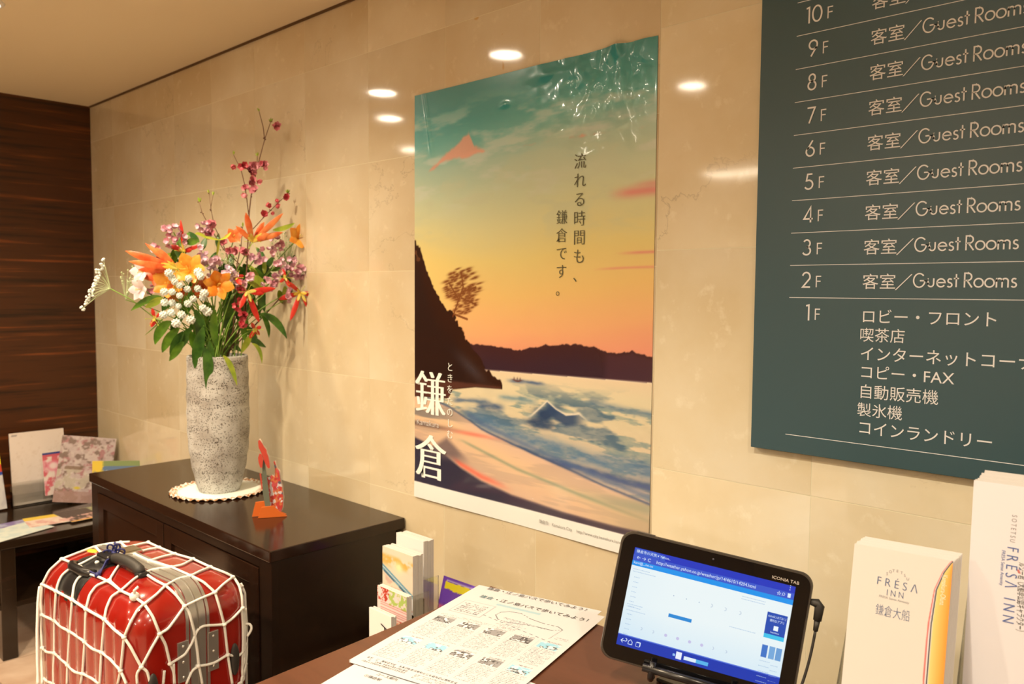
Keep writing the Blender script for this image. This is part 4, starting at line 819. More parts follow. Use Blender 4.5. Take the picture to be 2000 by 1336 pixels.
def shell(grow=0.0, ribs=.004):
    mb = MB(); levels = []
    for k in range(11):
        a = math.pi/2*k/10; levels.append((RTp*(1-math.sin(a)), SZ0+RTp*(1-math.cos(a)), 0))
    for k in range(1, 6): levels.append((0, SZ0+RTp+(SZ1-SZ0-2*RTp)*k/6, 1))
    for k in range(11):
        a = math.pi/2*k/10; levels.append((RTp*(1-math.cos(a)), SZ1-RTp+RTp*math.sin(a), 1-k/4 if k < 4 else 0))
    n = None; vs = []
    for d, z, rb in levels:
        rg = ring_pts(SW/2-d+grow, SD/2-d+grow, max(RC-d*.35, .012), ribs=ribs*max(rb, 0)); n = len(rg)
        zz = z+(grow if z > .3 else -grow)*(1 if d > 0 else 0)
        vs += [MS @ Vector((x, y, zz)) for x, y in rg]
    fs = [(i*n+k, i*n+(k+1) % n, (i+1)*n+(k+1) % n, (i+1)*n+k) for i in range(len(levels)-1) for k in range(n)]
    fs += [tuple(range(n))[::-1], tuple((len(levels)-1)*n+k for k in range(n))]
    return mb.add(vs, fs)
M_SHELL = mat('red lacquered shell', P(148, 21, 10), .22, coat=.9, spec=.5)
sh = shell(); so = obj('shell', sh, M_SHELL, case); autosmooth(so, .9)
BV = BVHTree.FromPolygons([Vector(v) for v in shell(.0035, 0).v], shell(.0035, 0).f)
M_ALU = mat('satin aluminium', P(206, 192, 170), .32, .85); M_BLK = mat('black plastic', (.012, .012, .013), .28); M_BLKM = mat('dark rubber', (.03, .028, .026), .55)
def outline(y, grow, n=16):                  # loop round the case in the x-z plane at depth y
    hx = SW/2+grow; z0, z1 = SZ0-grow, SZ1+grow; r = RTp; o = []
    for cx, cz, a0 in ((hx-r, z1-r, 90), (hx-r, z0+r, 0), (-hx+r, z0+r, -90), (-hx+r, z1-r, -180)):
        for k in range(n+1): a = math.radians(a0-90*k/n); o.append((cx+r*math.cos(a), y, cz+r*math.sin(a)))
    return o
def belt(y0, y1, grow, m, name, th=.004):
    a = outline(y0, grow); b_ = outline(y1, grow); a2 = outline(y0, grow-th); b2 = outline(y1, grow-th); n = len(a); mb = MB()
    mb.add([MS @ Vector(p) for p in a+b_+a2+b2], [(i, (i+1) % n, n+(i+1) % n, n+i) for i in range(n)]+[(i, (i+1) % n, 2*n+(i+1) % n, 2*n+i) for i in range(n)]+[(n+i, n+(i+1) % n, 3*n+(i+1) % n, 3*n+i) for i in range(n)]); return autosmooth(obj(name, mb, m, case), .9)
belt(-.017, .017, .0030, M_ALU, 'frame_band'); belt(-.026, -.020, .0024, M_ALU, 'frame_rim', .003); belt(.020, .026, .0024, M_ALU, 'frame_rim', .003)
belt(-.0015, .0015, .0042, mat('band groove', (.25, .23, .2), .5, .5), 'band_groove', .002)
for y in (-.046, .022):
    hp = MB().box((SW/2, y, SZ1-.19), (SW/2+.0035, y+.024, SZ1-.105), MS); h_ = obj('hinge_plate', hp, M_ALU, case, bevel=.001)
    for z in (-.18, -.148, -.115):
        rv = MB(); rv.add([MS @ (Vector(p)) for p in [(SW/2+.0035+.002*a, y+.012+.0028*math.cos(q)*b, SZ1+z+.0028*math.sin(q)*b) for a, b in ((0, 1), (.7, .7), (1, .01)) for q in [6.283*i/8 for i in range(8)]]], [(i*8+k, i*8+(k+1) % 8, (i+1)*8+(k+1) % 8, (i+1)*8+k) for i in range(2) for k in range(8)]); obj('rivet', rv, M_ALU, h_, smooth=True)
for y in (-.098, .085):
    e = MB().ball((0, 0, 0), 1, 3); e.v = [tuple(MS @ Vector((SW/2+.001+v[0]*.007, y+v[1]*.011, SZ1-.185+v[2]*.036))) for v in e.v]; obj('side_foot', e, M_BLKM, case, smooth=True)
# telescopic handle housing at the front top edge, carrying handle on top
tr_ = MB()
hx0, hx1 = -.128, -.018
pr = [(-SD/2+RTp-(RTp+.0018)*math.cos(a_), SZ1-RTp+(RTp+.0018)*math.sin(a_)) for a_ in np.linspace(.12, 1.57, 10)]+[(-SD/2+RTp+.012, SZ1+.0018), (-SD/2+RTp+.012, SZ1-.012), (-SD/2+.03, SZ1-.05)]
tr_.prism([MS @ Vector((hx0, y, z)) for y, z in pr], MS.to_3x3() @ Vector((hx1-hx0, 0, 0))); hs = obj('trolley_housing', tr_, M_BLK, case, bevel=.001); autosmooth(hs, .9)
g_ = MB().tube([MS @ Vector((x, y, z)) for x, y, z in ((-.124, -SD/2+.045, SZ1-.010), (-.118, -SD/2+.036, SZ1-.006), (-.10, -SD/2+.030, SZ1-.006), (-.05, -SD/2+.030, SZ1-.006), (-.03, -SD/2+.036, SZ1-.006), (-.024, -SD/2+.045, SZ1-.010))], .010, 12); obj('trolley_grip', g_, M_BLK, case, smooth=True)
hy = -.042
g_ = MB()
L_ = []; 
for i in range(13):
    t_ = i/12; x = -.045+.135*t_; z = SZ1+.006+.012*math.sin(math.pi*t_)**.6; L_.append(MS @ Vector((x, hy, z)))
g_.tube(L_, [.009]+[.012]*11+[.009], 12); obj('carry_handle', g_, M_BLKM, case, smooth=True)
obj('handle_mount', MB().box((-.085, hy-.020, SZ1-.006), (-.030, hy+.016, SZ1+.020), MS), M_BLK, case, bevel=.006, bseg=3); obj('handle_mount', MB().box((.078, hy-.013, SZ1-.006), (.105, hy+.013, SZ1+.010), MS), M_BLK, case, bevel=.006, bseg=3)
cap = MB(); cap.box((-.102, -.012, SZ1+.001), (-.055, .034, SZ1+.012), MS); obj('lock_plate', cap, mat('chrome', (.75, .74, .72), .15, 1), case, bevel=.004, bseg=3)
e = MB().ball((0, 0, 0), 1, 2); e.v = [tuple(MS @ Vector((-.165+v[0]*.020, -.035+v[1]*.010, SZ1-.001+v[2]*.003))) for v in e.v]; obj('sticker', e, mat('yellow sticker', P(250, 190, 40), .4), case, smooth=True, label='small yellow oval sticker')
for x in (-.2, .2):
    for y in (-.09, .09):
        w = MB(); c0 = MS @ Vector((x, y, .026)); 
        for q in (-.011, .011): w.tube([c0+Vector((0, q-.007, 0)), c0+Vector((0, q+.007, 0))], .026, 20)
        w.box((x-.012, y-.006, .02), (x+.012, y+.006, SZ0+.03), MS); obj('wheel', w, M_BLKM, case)
# rope net -------------------------------------------------------------------------------
c1 = lambda x, y: (60+x/4.444, 1040+y/4.444)
def hit(px, py, back=0):
    d = ray(px, py).normalized(); r = BV.ray_cast(CAM, d)
    return (r[0], d) if r[0] is not None else (None, d)
def cord(mb, pts, r=.0028, z=None, close=True):
    out = []; last = None
    dense = []
    for i in range(len(pts)-1):
        a, b = pts[i], pts[i+1]; n = max(2, int(math.hypot(a[0]-b[0], a[1]-b[1])/18))
        dense += [(a[0]+(b[0]-a[0])*k/n, a[1]+(b[1]-a[1])*k/n) for k in range(n)]
    dense.append(pts[-1]); depth = None; tmp = []
    for x, y in dense: h, d = hit(*c1(x, y)); tmp.append((h, d))
    known = [(i, (h-CAM).length) for i, (h, d) in enumerate(tmp) if h is not None]
    for i, (h, d) in enumerate(tmp):
        if h is None:
            if known: j = min(known, key=lambda q: abs(q[0]-i)); dist = j[1]
            else: dist = (BV.find_nearest(CAM+d*1.0)[0]-CAM).length if False else None
            if dist is None:
                q = CAM+d*((Vector((SC.x, SC.y, SZ1-.1))-CAM).length); h = BV.find_nearest(q)[0]; s = (h-CAM).dot(d); h = CAM+d*s
            else: h = CAM+d*dist
        out.append(h)
    for _ in range(2): out = [out[0]]+[(out[i-1]+out[i]*2+out[i+1])/4 for i in range(1, len(out)-1)]+[out[-1]]
    if len(out) > 1: mb.tube(out, r, 8)
    return out
M_ROPE = mat('off-white rope', P(240, 224, 196), .8)
def _rope():
    m = M_ROPE; ns, L, b = nodes(m); w = N(m, 'ShaderNodeTexNoise', Scale=500, Detail=2); L.new(pos(m), w.inputs['Vector']); bump(m, w.outputs['Fac'], .5, .002)
_rope()
net = thing('luggage_net', 'off-white knotted rope net stretched over the red suitcase', 'net', (SC.x, SC.y, 0))
ROPES = [
 [(100, 450), (160, 330), (270, 230), (400, 180), (560, 120), (680, 97), (780, 85), (860, 82)], [(830, 130), (930, 105), (1020, 85), (1115, 130), (1250, 185), (1410, 230), (1560, 300), (1690, 350), (1760, 385), (1810, 460), (1835, 560), (1840, 660)],
 [(270, 230), (350, 260), (430, 300), (480, 350), (600, 390), (700, 440), (780, 505), (900, 560), (985, 620), (1060, 730), (1120, 880), (1170, 970), (1210, 1140), (1240, 1200), (1250, 1316)],
 [(100, 450), (220, 510), (360, 585), (480, 665), (640, 755), (720, 840), (810, 910), (870, 1000), (960, 1170), (1010, 1200), (1040, 1316)],
 [(95, 715), (205, 765), (260, 820), (340, 860), (400, 900), (470, 950), (530, 1010), (615, 1040), (690, 1100), (780, 1200), (830, 1316)],
 [(100, 1000), (130, 1040), (205, 1045), (250, 1090), (320, 1150), (380, 1215), (450, 1225), (520, 1260), (590, 1310)], [(100, 1250), (140, 1295), (210, 1316)],
 [(100, 450), (90, 600), (95, 715), (92, 860), (100, 1000), (95, 1130), (100, 1250), (100, 1316)],
 [(610, 180), (450, 265), (330, 320), (270, 370), (240, 430), (220, 510), (205, 765), (205, 1045), (198, 1180), (200, 1316)],
 [(480, 350), (410, 395), (375, 460), (360, 585), (340, 860), (320, 1150), (315, 1316)], [(680, 415), (570, 460), (510, 540), (480, 665), (470, 950), (450, 1225), (435, 1316)],
 [(780, 505), (700, 555), (655, 660), (640, 755), (615, 1040), (600, 1316)], [(985, 620), (930, 665), (860, 790), (810, 910), (780, 1200), (755, 1316)], [(1120, 880), (1050, 1000), (960, 1170), (920, 1220), (925, 1316)],
 [(1335, 640), (1250, 760), (1190, 840), (1120, 880)], [(1210, 1140), (1340, 1060), (1400, 960), (1450, 840), (1500, 810), (1680, 800), (1760, 740), (1840, 655)],
 [(800, 240), (880, 262), (930, 290), (985, 350), (1080, 415), (1170, 460), (1260, 540), (1335, 640), (1375, 690), (1420, 860), (1445, 1020), (1460, 1160), (1490, 1316)],
 [(1335, 640), (1460, 580), (1600, 520), (1670, 450), (1750, 390)], [(1220, 300), (1310, 340), (1390, 375), (1500, 430), (1600, 520), (1640, 650), (1680, 800), (1710, 1060), (1750, 1316)],
 [(1350, 1316), (1400, 1200), (1455, 1160), (1530, 1150), (1600, 1130), (1710, 1060), (1800, 1080), (1850, 1030), (1870, 960)],
 [(560, 120), (610, 180), (700, 200), (800, 240)], [(780, 85), (830, 130), (900, 185), (1030, 245), (1120, 270), (1220, 300)], [(900, 185), (1000, 150), (1115, 130)], [(1030, 245), (1140, 210), (1250, 185)], [(1220, 300), (1320, 280), (1410, 230)],
 [(1390, 375), (1480, 330), (1560, 300)], [(1220, 300), (1060, 320), (985, 350), (900, 400), (810, 480), (780, 505)], [(1390, 375), (1280, 400), (1170, 460), (1090, 540), (985, 620)], [(800, 240), (740, 320), (680, 415), (780, 505)], [(830, 130), (740, 170), (610, 180)],
 [(1240, 1140), (1245, 1316)], [(1160, 1200), (1150, 1316)],
]
for i, rp in enumerate(ROPES):
    mb = MB(); cord(mb, rp); obj('cord', mb, M_ROPE, net, smooth=True)
KB = MB().ball((0, 0, 0), .0052, 2, (1, 1, .8)); kme = bpy.data.meshes.new('knot'); kme.from_pydata(KB.v, [], KB.f); kme.materials.append(M_ROPE); kme.polygons.foreach_set('use_smooth', [True]*len(kme.polygons))
def hit2(px, py):
    h, d = hit(px, py)
    if h is None: h = BV.find_nearest(CAM+d*((Vector((SC.x, SC.y, SZ1-.05))-CAM).length))[0]
    return h, d
for (x, y) in [(270, 230), (560, 120), (780, 85), (830, 130), (900, 185), (1030, 245), (1220, 300), (1390, 375), (1020, 85), (1115, 130), (1250, 185), (1410, 230), (1560, 300), (1755, 387), (430, 300), (610, 180), (480, 355), (780, 505), (985, 620), (985, 350), (1170, 460), (1120, 880), (1335, 640), (1600, 520), (1680, 800), (1710, 1062), (1840, 655), (1455, 1160), (1210, 1140), (960, 1170), (100, 450), (220, 510), (360, 585), (480, 665), (640, 755), (810, 910), (95, 715), (205, 765), (340, 860), (470, 950), (615, 1040), (780, 1200), (100, 1000), (205, 1045), (320, 1150), (450, 1225), (680, 415)]:
    h, d = hit2(*c1(x, y)); k_ = bpy.data.objects.new('knot', kme); C.objects.link(k_); k_.parent = net; k_.location = h-d*.001-ORI[net.name]
kn = MB(); h, d = hit2(*c1(900, 555)); kn.ball(h-d*.004, .010, 2); obj('knot', kn, M_ROPE, net, smooth=True); kn = MB().tube([h-d*.004, h-d*.012+ZV*.012, h-d*.01+ZV*.02+RT*.008], .003, 7); obj('cord_end', kn, M_ROPE, net, smooth=True)
def slack(pts_): sl = MB(); cord(sl, pts_, .0027); obj('slack_cord', sl, M_ROPE, net, smooth=True)
for (ox, a) in ((1838, 0), (1850, 1), (1862, 2), (1872, 3)):
    slack([(ox-8+6*math.sin(a), 660), (ox+4, 800), (ox+6*math.sin(a*2+1), 950), (ox+8*math.sin(a), 1100), (ox-10+8*math.cos(a*3), 1200), (1855-10*a, 1280), (1800+12*a, 1316)])
slack([(1880, 900), (1915, 850), (1920, 810), (1890, 785), (1862, 800)])
for a in range(3): slack([(92-8*a, 470), (70-6*a+3, 600), (60-3*a, 850), (58-4*a+6, 1100), (56+4*a, 1316)])
# cords down the hidden sides
for k in range(6):
    hid = MB(); x = -SW/2+.04+k*.082; q = [BV.find_nearest(MS @ Vector((x, SD/2+.03, z)))[0] for z in np.linspace(SZ1-.02, SZ0+.05, 16)]; hid.tube(q, .0031, 6); obj('back_cord', hid, M_ROPE, net, smooth=True)
for k in range(6):
    hid = MB(); z = SZ1-.03-k*.1; q = [BV.find_nearest(MS @ Vector((x, SD/2+.03, z+.01*math.sin(x*60))))[0] for x in np.linspace(SW/2-.02, -SW/2+.02, 16)]+[BV.find_nearest(MS @ Vector((-SW/2-.03, y, z)))[0] for y in np.linspace(SD/2-.02, -SD/2+.02, 10)]; hid.tube(q, .0031, 6); obj('back_cord', hid, M_ROPE, net, smooth=True)
# navy cord tied over the handle
def hit2(px, py):
    h, d = hit(px, py)
    if h is None: h = BV.find_nearest(CAM+d*((Vector((SC.x, SC.y, SZ1-.05))-CAM).length))[0]
    return h, d
kc, d = hit2(*c1(725, 190)); kc = kc-d*.040
tc = MB(); 
M_NAVY = mat('navy cord', P(34, 36, 86), .6)
A, B = RT, UP
for k in range(7):
    a0 = k*.9+.3; R_ = .024; pp = [kc+(A*(math.cos(a0)*(R_*.55)+math.cos(a0)*R_*.5*math.cos(t)-math.sin(a0)*R_*.33*math.sin(t))+B*(math.sin(a0)*(R_*.55)+math.sin(a0)*R_*.5*math.cos(t)+math.cos(a0)*R_*.33*math.sin(t)))-d*(.003*math.sin(2*t+k)) for t in [6.283*i/18 for i in range(18)]]
    tc.tube(pp, .0021, 6, closed=True)
tc.ball(kc, .008, 2, jit=.1)
q0, d0 = hit2(*c1(580, 370)); q1, d1 = hit2(*c1(430, 330)); q0 -= d0*.006; q1 -= d1*.004
for off in (0, .004, -.004): tc.tube([kc+A*off, kc.lerp(q0, .5)+B*(.004+off), q0+A*off], .0021, 6)
tc.tube([q0, q0.lerp(q1, .5)+B*.004, q1], .0021, 6); tc.ball(q0, .006, 2, jit=.2); tc.tube([kc, kc+B*.020+A*.006, kc+B*.028], .0026, 6)
obj('tie_cord', tc, M_NAVY, None, smooth=True, loc=kc, label='navy blue braided cord knotted over the suitcase handle', cat='cord')

# ================================================================== LEAFLET RACK between cabinet and desk
rk = thing('leaflet_rack', 'clear tiered acrylic leaflet rack beside the dark cabinet', 'leaflet holder', (-1.36, -.27, LZ))
def tier(pl, pr_, Y, h): a = at(*pl, Y=Y); b = at(*pr_, Y=Y); return (a.x, Y, a.z, b.x-a.x, h)
tiers = [tier((774, 1040), (827, 1051), -.19, .215), tier((747, 1066), (806, 1080), -.27, .21), tier((737, 1143), (794, 1160), -.33, .20), tier((721, 1186), (764, 1202), -.385, .185)]
ym = -.06
for i, (x, y, zt, w, h) in enumerate(tiers):
    zb = zt-h-.004; x0, x1 = x-.006, x+w+.006
    obj('front_panel', MB().box((x0, y-.004, zb), (x1, y-.002, zb+h*.42)), M_ACR, rk, bevel=.0004); obj('side_panel', MB().box((x0, y-.004, zb), (x0+.002, y+.04, zb+h*.62)), M_ACR, rk); obj('side_panel', MB().box((x1-.002, y-.004, zb), (x1, y+.04, zb+h*.62)), M_ACR, rk)
    obj('shelf', MB().box((x0, y-.004, zb), (x1, y+.04, zb+.002)), M_ACR, rk)
    obj('post', MB().box((x0+.01, y+.015, LZ), (x0+.014, y+.035, zb)).box((x1-.014, y+.015, LZ), (x1-.01, y+.035, zb)), M_ACR, rk)
def stack(name, label, x, y, zt, w, h, fn, depth, n=(40, 80), m=M_PRINT):
    t = thing(name, label, 'leaflets', (x+w/2, y+depth/2, zt-h)); k = max(4, int(depth/.0055)); k = min(k, 9)
    for i in range(k):
        y0 = y+.0012+depth*i/k; dz = random.uniform(-.003, .0005) if i else 0; dx = random.uniform(-.001, .001)
        obj('leaflet', MB().box((x+dx, y0, zt-h), (x+w+dx, y0+depth/k*.9, zt+dz)), M_WHITE, t)
    painted('cover', (x, y, zt-h), (w, 0, 0), (0, 0, h), n[0], n[1], fn, m, t, thick=.001); return t
stack('white_leaflet_stack', 'thick stack of blank white leaflets topmost in the rack', tiers[0][0], tiers[0][1], tiers[0][2], tiers[0][3], .215, lambda U, V, h, w: np.zeros((h, w, 3))+np.array((240, 222, 200.)), .030, (6, 6))
def sunset(U, V, h, w):
    n = fnoise(h, w, 4, 12, 5); c = np.zeros((h, w, 3))+np.array((232, 206, 170.)); c = lay(c, sstep(V, .95, .9)*sstep(V, .78, .86)*sstep(n, .35, .55), (240, 170, 80)); c = lay(c, np.exp(-((V-.83-.0*U)/.05)**2)*np.exp(-((U-.55)/.12)**2), (250, 226, 160))
    k = V+.22*(U-.1); c = lay(c, sstep(k, .80, .79)*sstep(k, .72, .74), (104, 150, 158)); c = lay(c, np.exp(-((k-.765)/.006)**2), (230, 220, 200)); c = lay(c, np.exp(-((k-.735)/.010)**2)*sstep(n, .4, .5), (50, 78, 96)); c = lay(c, sstep(V, .56, .555), (236, 222, 206)); c = lay(c, sstep(V, .56, .60)*sstep(k, .72, .70)*.6*sstep(n, .45, .6), (200, 150, 130))
    c = lay(c, (V < .5)*(V > .46)*(np.abs(U-.72) < .12)*(np.sin(U*220) > 0)*.6, (110, 100, 96)); c = lay(c, (V < .43)*(V > .42)*(U > .3)*.6, (226, 120, 100)); return c
stack('sunset_leaflet_stack', 'stack of leaflets with a sunset beach picture, second tier of the rack', tiers[1][0], tiers[1][1], tiers[1][2], tiers[1][3], .21, sunset, .028, (50, 110), M_GLOSSP)
def food(U, V, h, w):
    c = mottle((226, 196, 170), [(206, 110, 70), (190, 60, 40), (232, 190, 130)], (14, 24), 21, 1)(U, V, h, w); c = lay(c, (V > .72)*1., (238, 206, 186)); n = fnoise(h, w, 14, 40, 4); c = lay(c, (V > .86)*sstep(n, .5, .56)*1., (190, 60, 40)); c = lay(c, (V > .84)*(U > .4)*sstep(n, .42, .5)*1., (176, 190, 90)); c = lay(c, (np.sin(V*240) > .3)*(V > .70)*(V < .86)*(U > .1)*.6, (206, 100, 90)); return c
stack('food_leaflet_stack', 'leaflets with orange food pictures, third tier of the rack', tiers[2][0], tiers[2][1], tiers[2][2], tiers[2][3], .20, food, .012, (50, 90), M_GLOSSP)
pl = stack('card_leaflet_stack', 'small cream leaflets with sideways script lettering, lowest tier of the rack', tiers[3][0], tiers[3][1], tiers[3][2], tiers[3][3], .185, lambda U, V, h, w: np.zeros((h, w, 3))+np.array((238, 220, 196.)), .012, (6, 6))
text('lettering', 'Palau', .036, (tiers[3][0]+.040, tiers[3][1]-.0016, tiers[3][2]-.018), (0, 0, -1), (1, 0, 0), M_BLACKT, pl, shear=.4, sx=.9, thin=.004)
# purple leaflet
def purp(U, V, h, w):
    c = np.zeros((h, w, 3))+np.array((112, 66, 160.)); n = fnoise(h, w, 16, 30, 8); c = lay(c, (np.abs(V-.93) < .008)*(U > .06)*.8, (200, 180, 206)); c = lay(c, (np.abs(V-.955) < .006)*(U > .06)*.5, (190, 170, 200)); c = lay(c, sstep(n*.05+.05-np.abs(V-.845), .0, .01)*(U > .04), (232, 206, 40)); c = lay(c, sstep(V, .50, .42), (206, 100, 130)); c = lay(c, sstep(V, .42, .3), (226, 170, 150)); return c
pp_ = painted('purple_leaflet', at(846, 1225, Y=-.115), at(1004, 1172, Y=-.07)-at(867, 1124, Y=-.07), (at(867, 1124, Y=-.07)-at(846, 1225, Y=-.115)), 80, 60, purp, M_GLOSSP, None, thick=.002, label='purple leaflet with yellow title behind the printed sheets', cat='leaflet')

# ================================================================== SHEETS ON THE DESK
def sheet_frame(TL, TR, BL, z): 
    a, b, c = at(*TL, Z=DZ+z), at(*TR, Z=DZ+z), at(*BL, Z=DZ+z); return a, b, c
def paper(name, label, TL, du, dv, z, fn=None, nx=4, ny=4, curl=0, group='printed sheets on the desk'):
    f = fn or (lambda U, V, h, w: np.zeros((h, w, 3))+np.array((210, 197, 182.)))
    t = thing(name, label, 'paper', TL+dv*.5+du*.5, group); p0 = TL+dv
    painted('sheet', p0, du, -dv, nx, ny, f, M_PRINT, t, thick=.0004); return t
TL = at(934, 1143.5, Z=DZ+.003); BL = at(677.5, 1291.5, Z=DZ+.003); du = Vector((math.cos(.0), 0, 0)); dv = (BL-TL); dvn = dv.normalized(); rgt = Vector((-dvn.y, dvn.x, 0)); 
if rgt.x < 0: rgt = -rgt
TR = at(1157, 1216, Z=DZ+.003); W_ = .257; H_ = dv.length
def txtrow(c, U, V, v0, v1, u0, u1, seed, col=(60, 56, 60), dens=.55, nch=24):
    rg = np.random.default_rng(seed); ch = np.floor((U-u0)/(u1-u0)*nch).astype(int); on = rg.random(nch+2) < .88; fx = ((U-u0)/(u1-u0)*nch) % 1
    m = (V > v0) & (V < v1) & (U > u0) & (U < u1) & (fx < .8) & on[np.clip(ch, 0, nch)]; k = rg.random((7, nch*6+2)); yy = np.clip(((V-v0)/(v1-v0)*6).astype(int), 0, 6); xx = np.clip(((U-u0)/(u1-u0)*nch*6).astype(int), 0, nch*6+1)
    return lay(c, (m & (k[yy, xx] < dens))*.85, col)
PH = [((.055, .40), 0), ((.245, .40), 1), ((.435, .40), 2), ((.63, .40), 3), ((.82, .40), 4), ((.055, .665), 5), ((.245, .665), 6), ((.435, .665), 7), ((.63, .665), 8), ((.82, .665), 9)]
def mapsheet(U, V0, h, w):
    V = 1-V0; c = np.zeros((h, w, 3))+np.array((210, 197, 182.))
    pts = [(.42, .185), (.375, .215), (.37, .255), (.42, .295), (.50, .30), (.60, .285), (.70, .275), (.80, .275), (.855, .245), (.81, .225), (.70, .225), (.60, .21), (.50, .175), (.42, .185)]
    for i in range(len(pts)-1):
        (x0, y0), (x1, y1) = pts[i], pts[i+1]; tt = np.clip(((U-x0)*(x1-x0)+(V-y0)*(y1-y0))/((x1-x0)**2+(y1-y0)**2), 0, 1); dd = np.hypot((U-x0-tt*(x1-x0)), (V-y0-tt*(y1-y0))*1.4); dash = (np.sin(tt*22) > -.25) if i % 2 else (tt > -1); c = lay(c, sstep(dd, .0045, .002)*dash*.85, (66, 66, 70))
    for (x0, y0, x1, y1) in ((.855, .25, .84, .36), (.30, .285, .86, .39), (.45, .26, .75, .28)):
        tt = np.clip(((U-x0)*(x1-x0)+(V-y0)*(y1-y0))/((x1-x0)**2+(y1-y0)**2), 0, 1); dd = np.hypot((U-x0-tt*(x1-x0)), (V-y0-tt*(y1-y0))*1.4); c = lay(c, sstep(dd, .005, .002)*(np.sin(tt*70) > -.1)*.75, (80, 80, 84))
    for k in range(9): c = txtrow(c, U, V, .26+.012*k, .268+.012*k, .44+.03*(k % 3), .60+.05*(k % 2), 90+k, (110, 104, 104), .4, 12)
    for k in range(6): c = txtrow(c, U, V, .195+.02*k, .208+.02*k, .085, .27, 190+k, (70, 66, 70), .5, 8)
    c = lay(c, (np.abs(np.maximum(np.abs(U-.18)/.12, np.abs(V-.245)/.078)-1) < .03)*.4, (120, 116, 116))
    c = lay(c, (V > .125)*(V < .15)*(U > .28)*(U < .62)*.75, (150, 180, 176))
    for k in range(2): c = txtrow(c, U, V, .362+.012*k, .369+.012*k, .05, .60, 290+k, (130, 110, 100), .35, 46)
    c = txtrow(c, U, V, .33, .338, .87, .97, 300, (110, 104, 104), .4, 14); c = txtrow(c, U, V, .345, .353, .87, .97, 301, (110, 104, 104), .4, 14)
    for (x, y), i in PH:
        rw = .135; rh = .062; m = (U > x) & (U < x+rw) & (V > y) & (V < y+rh); n = fnoise(h, w, 40, 60, 100+i, 3); teal = i in (4, 5, 6, 9)
        c = lay(c, m*1., (150, 190, 194) if teal else (150, 140, 130)); c = lay(c, m*sstep(n, .46, .54)*(V > y+rh*(.45 if teal else .1)), (60, 56, 54)); c = lay(c, m*sstep(n, .58, .64), (228, 216, 200)); c = txtrow(c, U, V, y-.014, y-.004, x+.03, x+rw, 400+i, (90, 84, 84), .5, 10)
        for k in range(13):
            c = txtrow(c, U, V, y+rh+.010+.0125*k, y+rh+.0165+.0125*k, x-.01, x+rw+.015-(.03 if k % 4 == 3 else 0), 500+i*20+k, (110, 84, 84) if (i == 3 and k > 6) else (96, 90, 92), .5, 13)
    for x in (.225, .415, .61, .80): c = lay(c, (np.abs(U-x) < .0012)*(V > .40)*(V < .93)*.4, (150, 146, 146))
    for k, (v, hh) in enumerate(((.915, .016), (.937, .012), (.953, .012))): c = txtrow(c, U, V, v, v+hh, .05, (.97, .36, .36)[k], 700+k, (40, 38, 42), .62, (44, 20, 20)[k])
    for k in range(3): c = txtrow(c, U, V, .94+.014*k, .95+.014*k, .42, .95, 720+k, (90, 86, 88), .5, 34)
    return c
back_TL = at(936, 1142.5, Z=DZ+.0015); 
b_ = paper('printed_sheet', 'printed sheet mostly hidden beneath the map sheet, showing its far edge', back_TL, rgt*.247+dvn*-.004, dvn*H_, .0015)
p_ = paper('map_sheet', 'printed bus map sheet with ten small photos on the desk', TL+dvn*.012+rgt*.004, rgt*W_, dvn*(H_-.012), .003, mapsheet, 340, 480)
o2 = TL+dvn*.012+rgt*.004+Vector((0, 0, .0008))
M_TEALT = mat('teal print', P(70, 110, 108), .6)
text('lettering', '鎌倉', .0138, o2+rgt*.028+dvn*.036, rgt, -dvn, M_TEALT, p_); text('lettering', '・江ノ島バスで歩いてみよう！', .0138, o2+rgt*.0556+dvn*.036, rgt, -dvn, M_BLACKT, p_)
text('lettering', '鎌倉・江ノ島バスで歩いてみよう！', .0130, back_TL+rgt*.024+dvn*.0125+Vector((0, 0, .0012)), rgt, -dvn, M_BLACKT, b_)
# white sheets in the foreground
a1 = at(1017, 1324, Z=DZ+.0005); a2 = at(1045, 1335.5, Z=DZ+.0005); ee = (a2-a1).normalized(); en = Vector((ee.y, -ee.x, 0)); a1 = a1-ee*.19
w1 = paper('blank_sheet', 'mostly blank white sheet at the front edge of the desk', a1, ee*.257, en*.30, .0005)
w2 = paper('course_sheet', 'white course guide sheet nearest the camera, overlapping the map sheet', at(692, 1297.5, Z=DZ+.0048), rgt*.257+dvn*.004, dvn*.32, .0048)
o3 = at(733, 1317, Z=DZ+.0056)
text('lettering', 'コース案内', .0075, o3, rgt, -dvn, M_BLACKT, w2)
text('lettering', '①鎌倉駅', .0075, o3+dvn*.012-rgt*.012, rgt, -dvn, M_BLACKT, w2)

# ================================================================== TABLET
def rot3(yaw, tilt, roll):
    return Matrix.Rotation(yaw, 3, 'Z') @ Matrix.Rotation(-tilt, 3, 'X') @ Matrix.Rotation(roll, 3, 'Y')
TB = Vector((-.673, -.459, CAMZ-.509)); TM = rot3(.515, .212, .160)
MT = Matrix.Translation(TB) @ TM.to_4x4()
tw, th_ = .26, .177
tab = thing('tablet_computer', 'black tablet computer with a lit weather web page on a black stand', 'tablet', TB)
def rrect(x0, z0, x1, z1, r, n=8):
    o = []
    for cx, cz, a0 in ((x1-r, z1-r, 0), (x0+r, z1-r, 90), (x0+r, z0+r, 180), (x1-r, z0+r, 270)):
        for k in range(n+1): a = math.radians(a0+90*k/n); o.append((cx+r*math.cos(a), cz+r*math.sin(a)))
    return o
M_GUN = mat('gunmetal casing', (.10, .09, .08), .35, .6); M_GLASS = mat('black glossy glass', (.004, .004, .005), .04, spec=.6)
body = MB(); A_ = rrect(0, 0, tw, th_, .018); lv = [(.0, -.0), (.0015, .0025), (.0015, .009), (-.012, .0135)]
vs_ = []
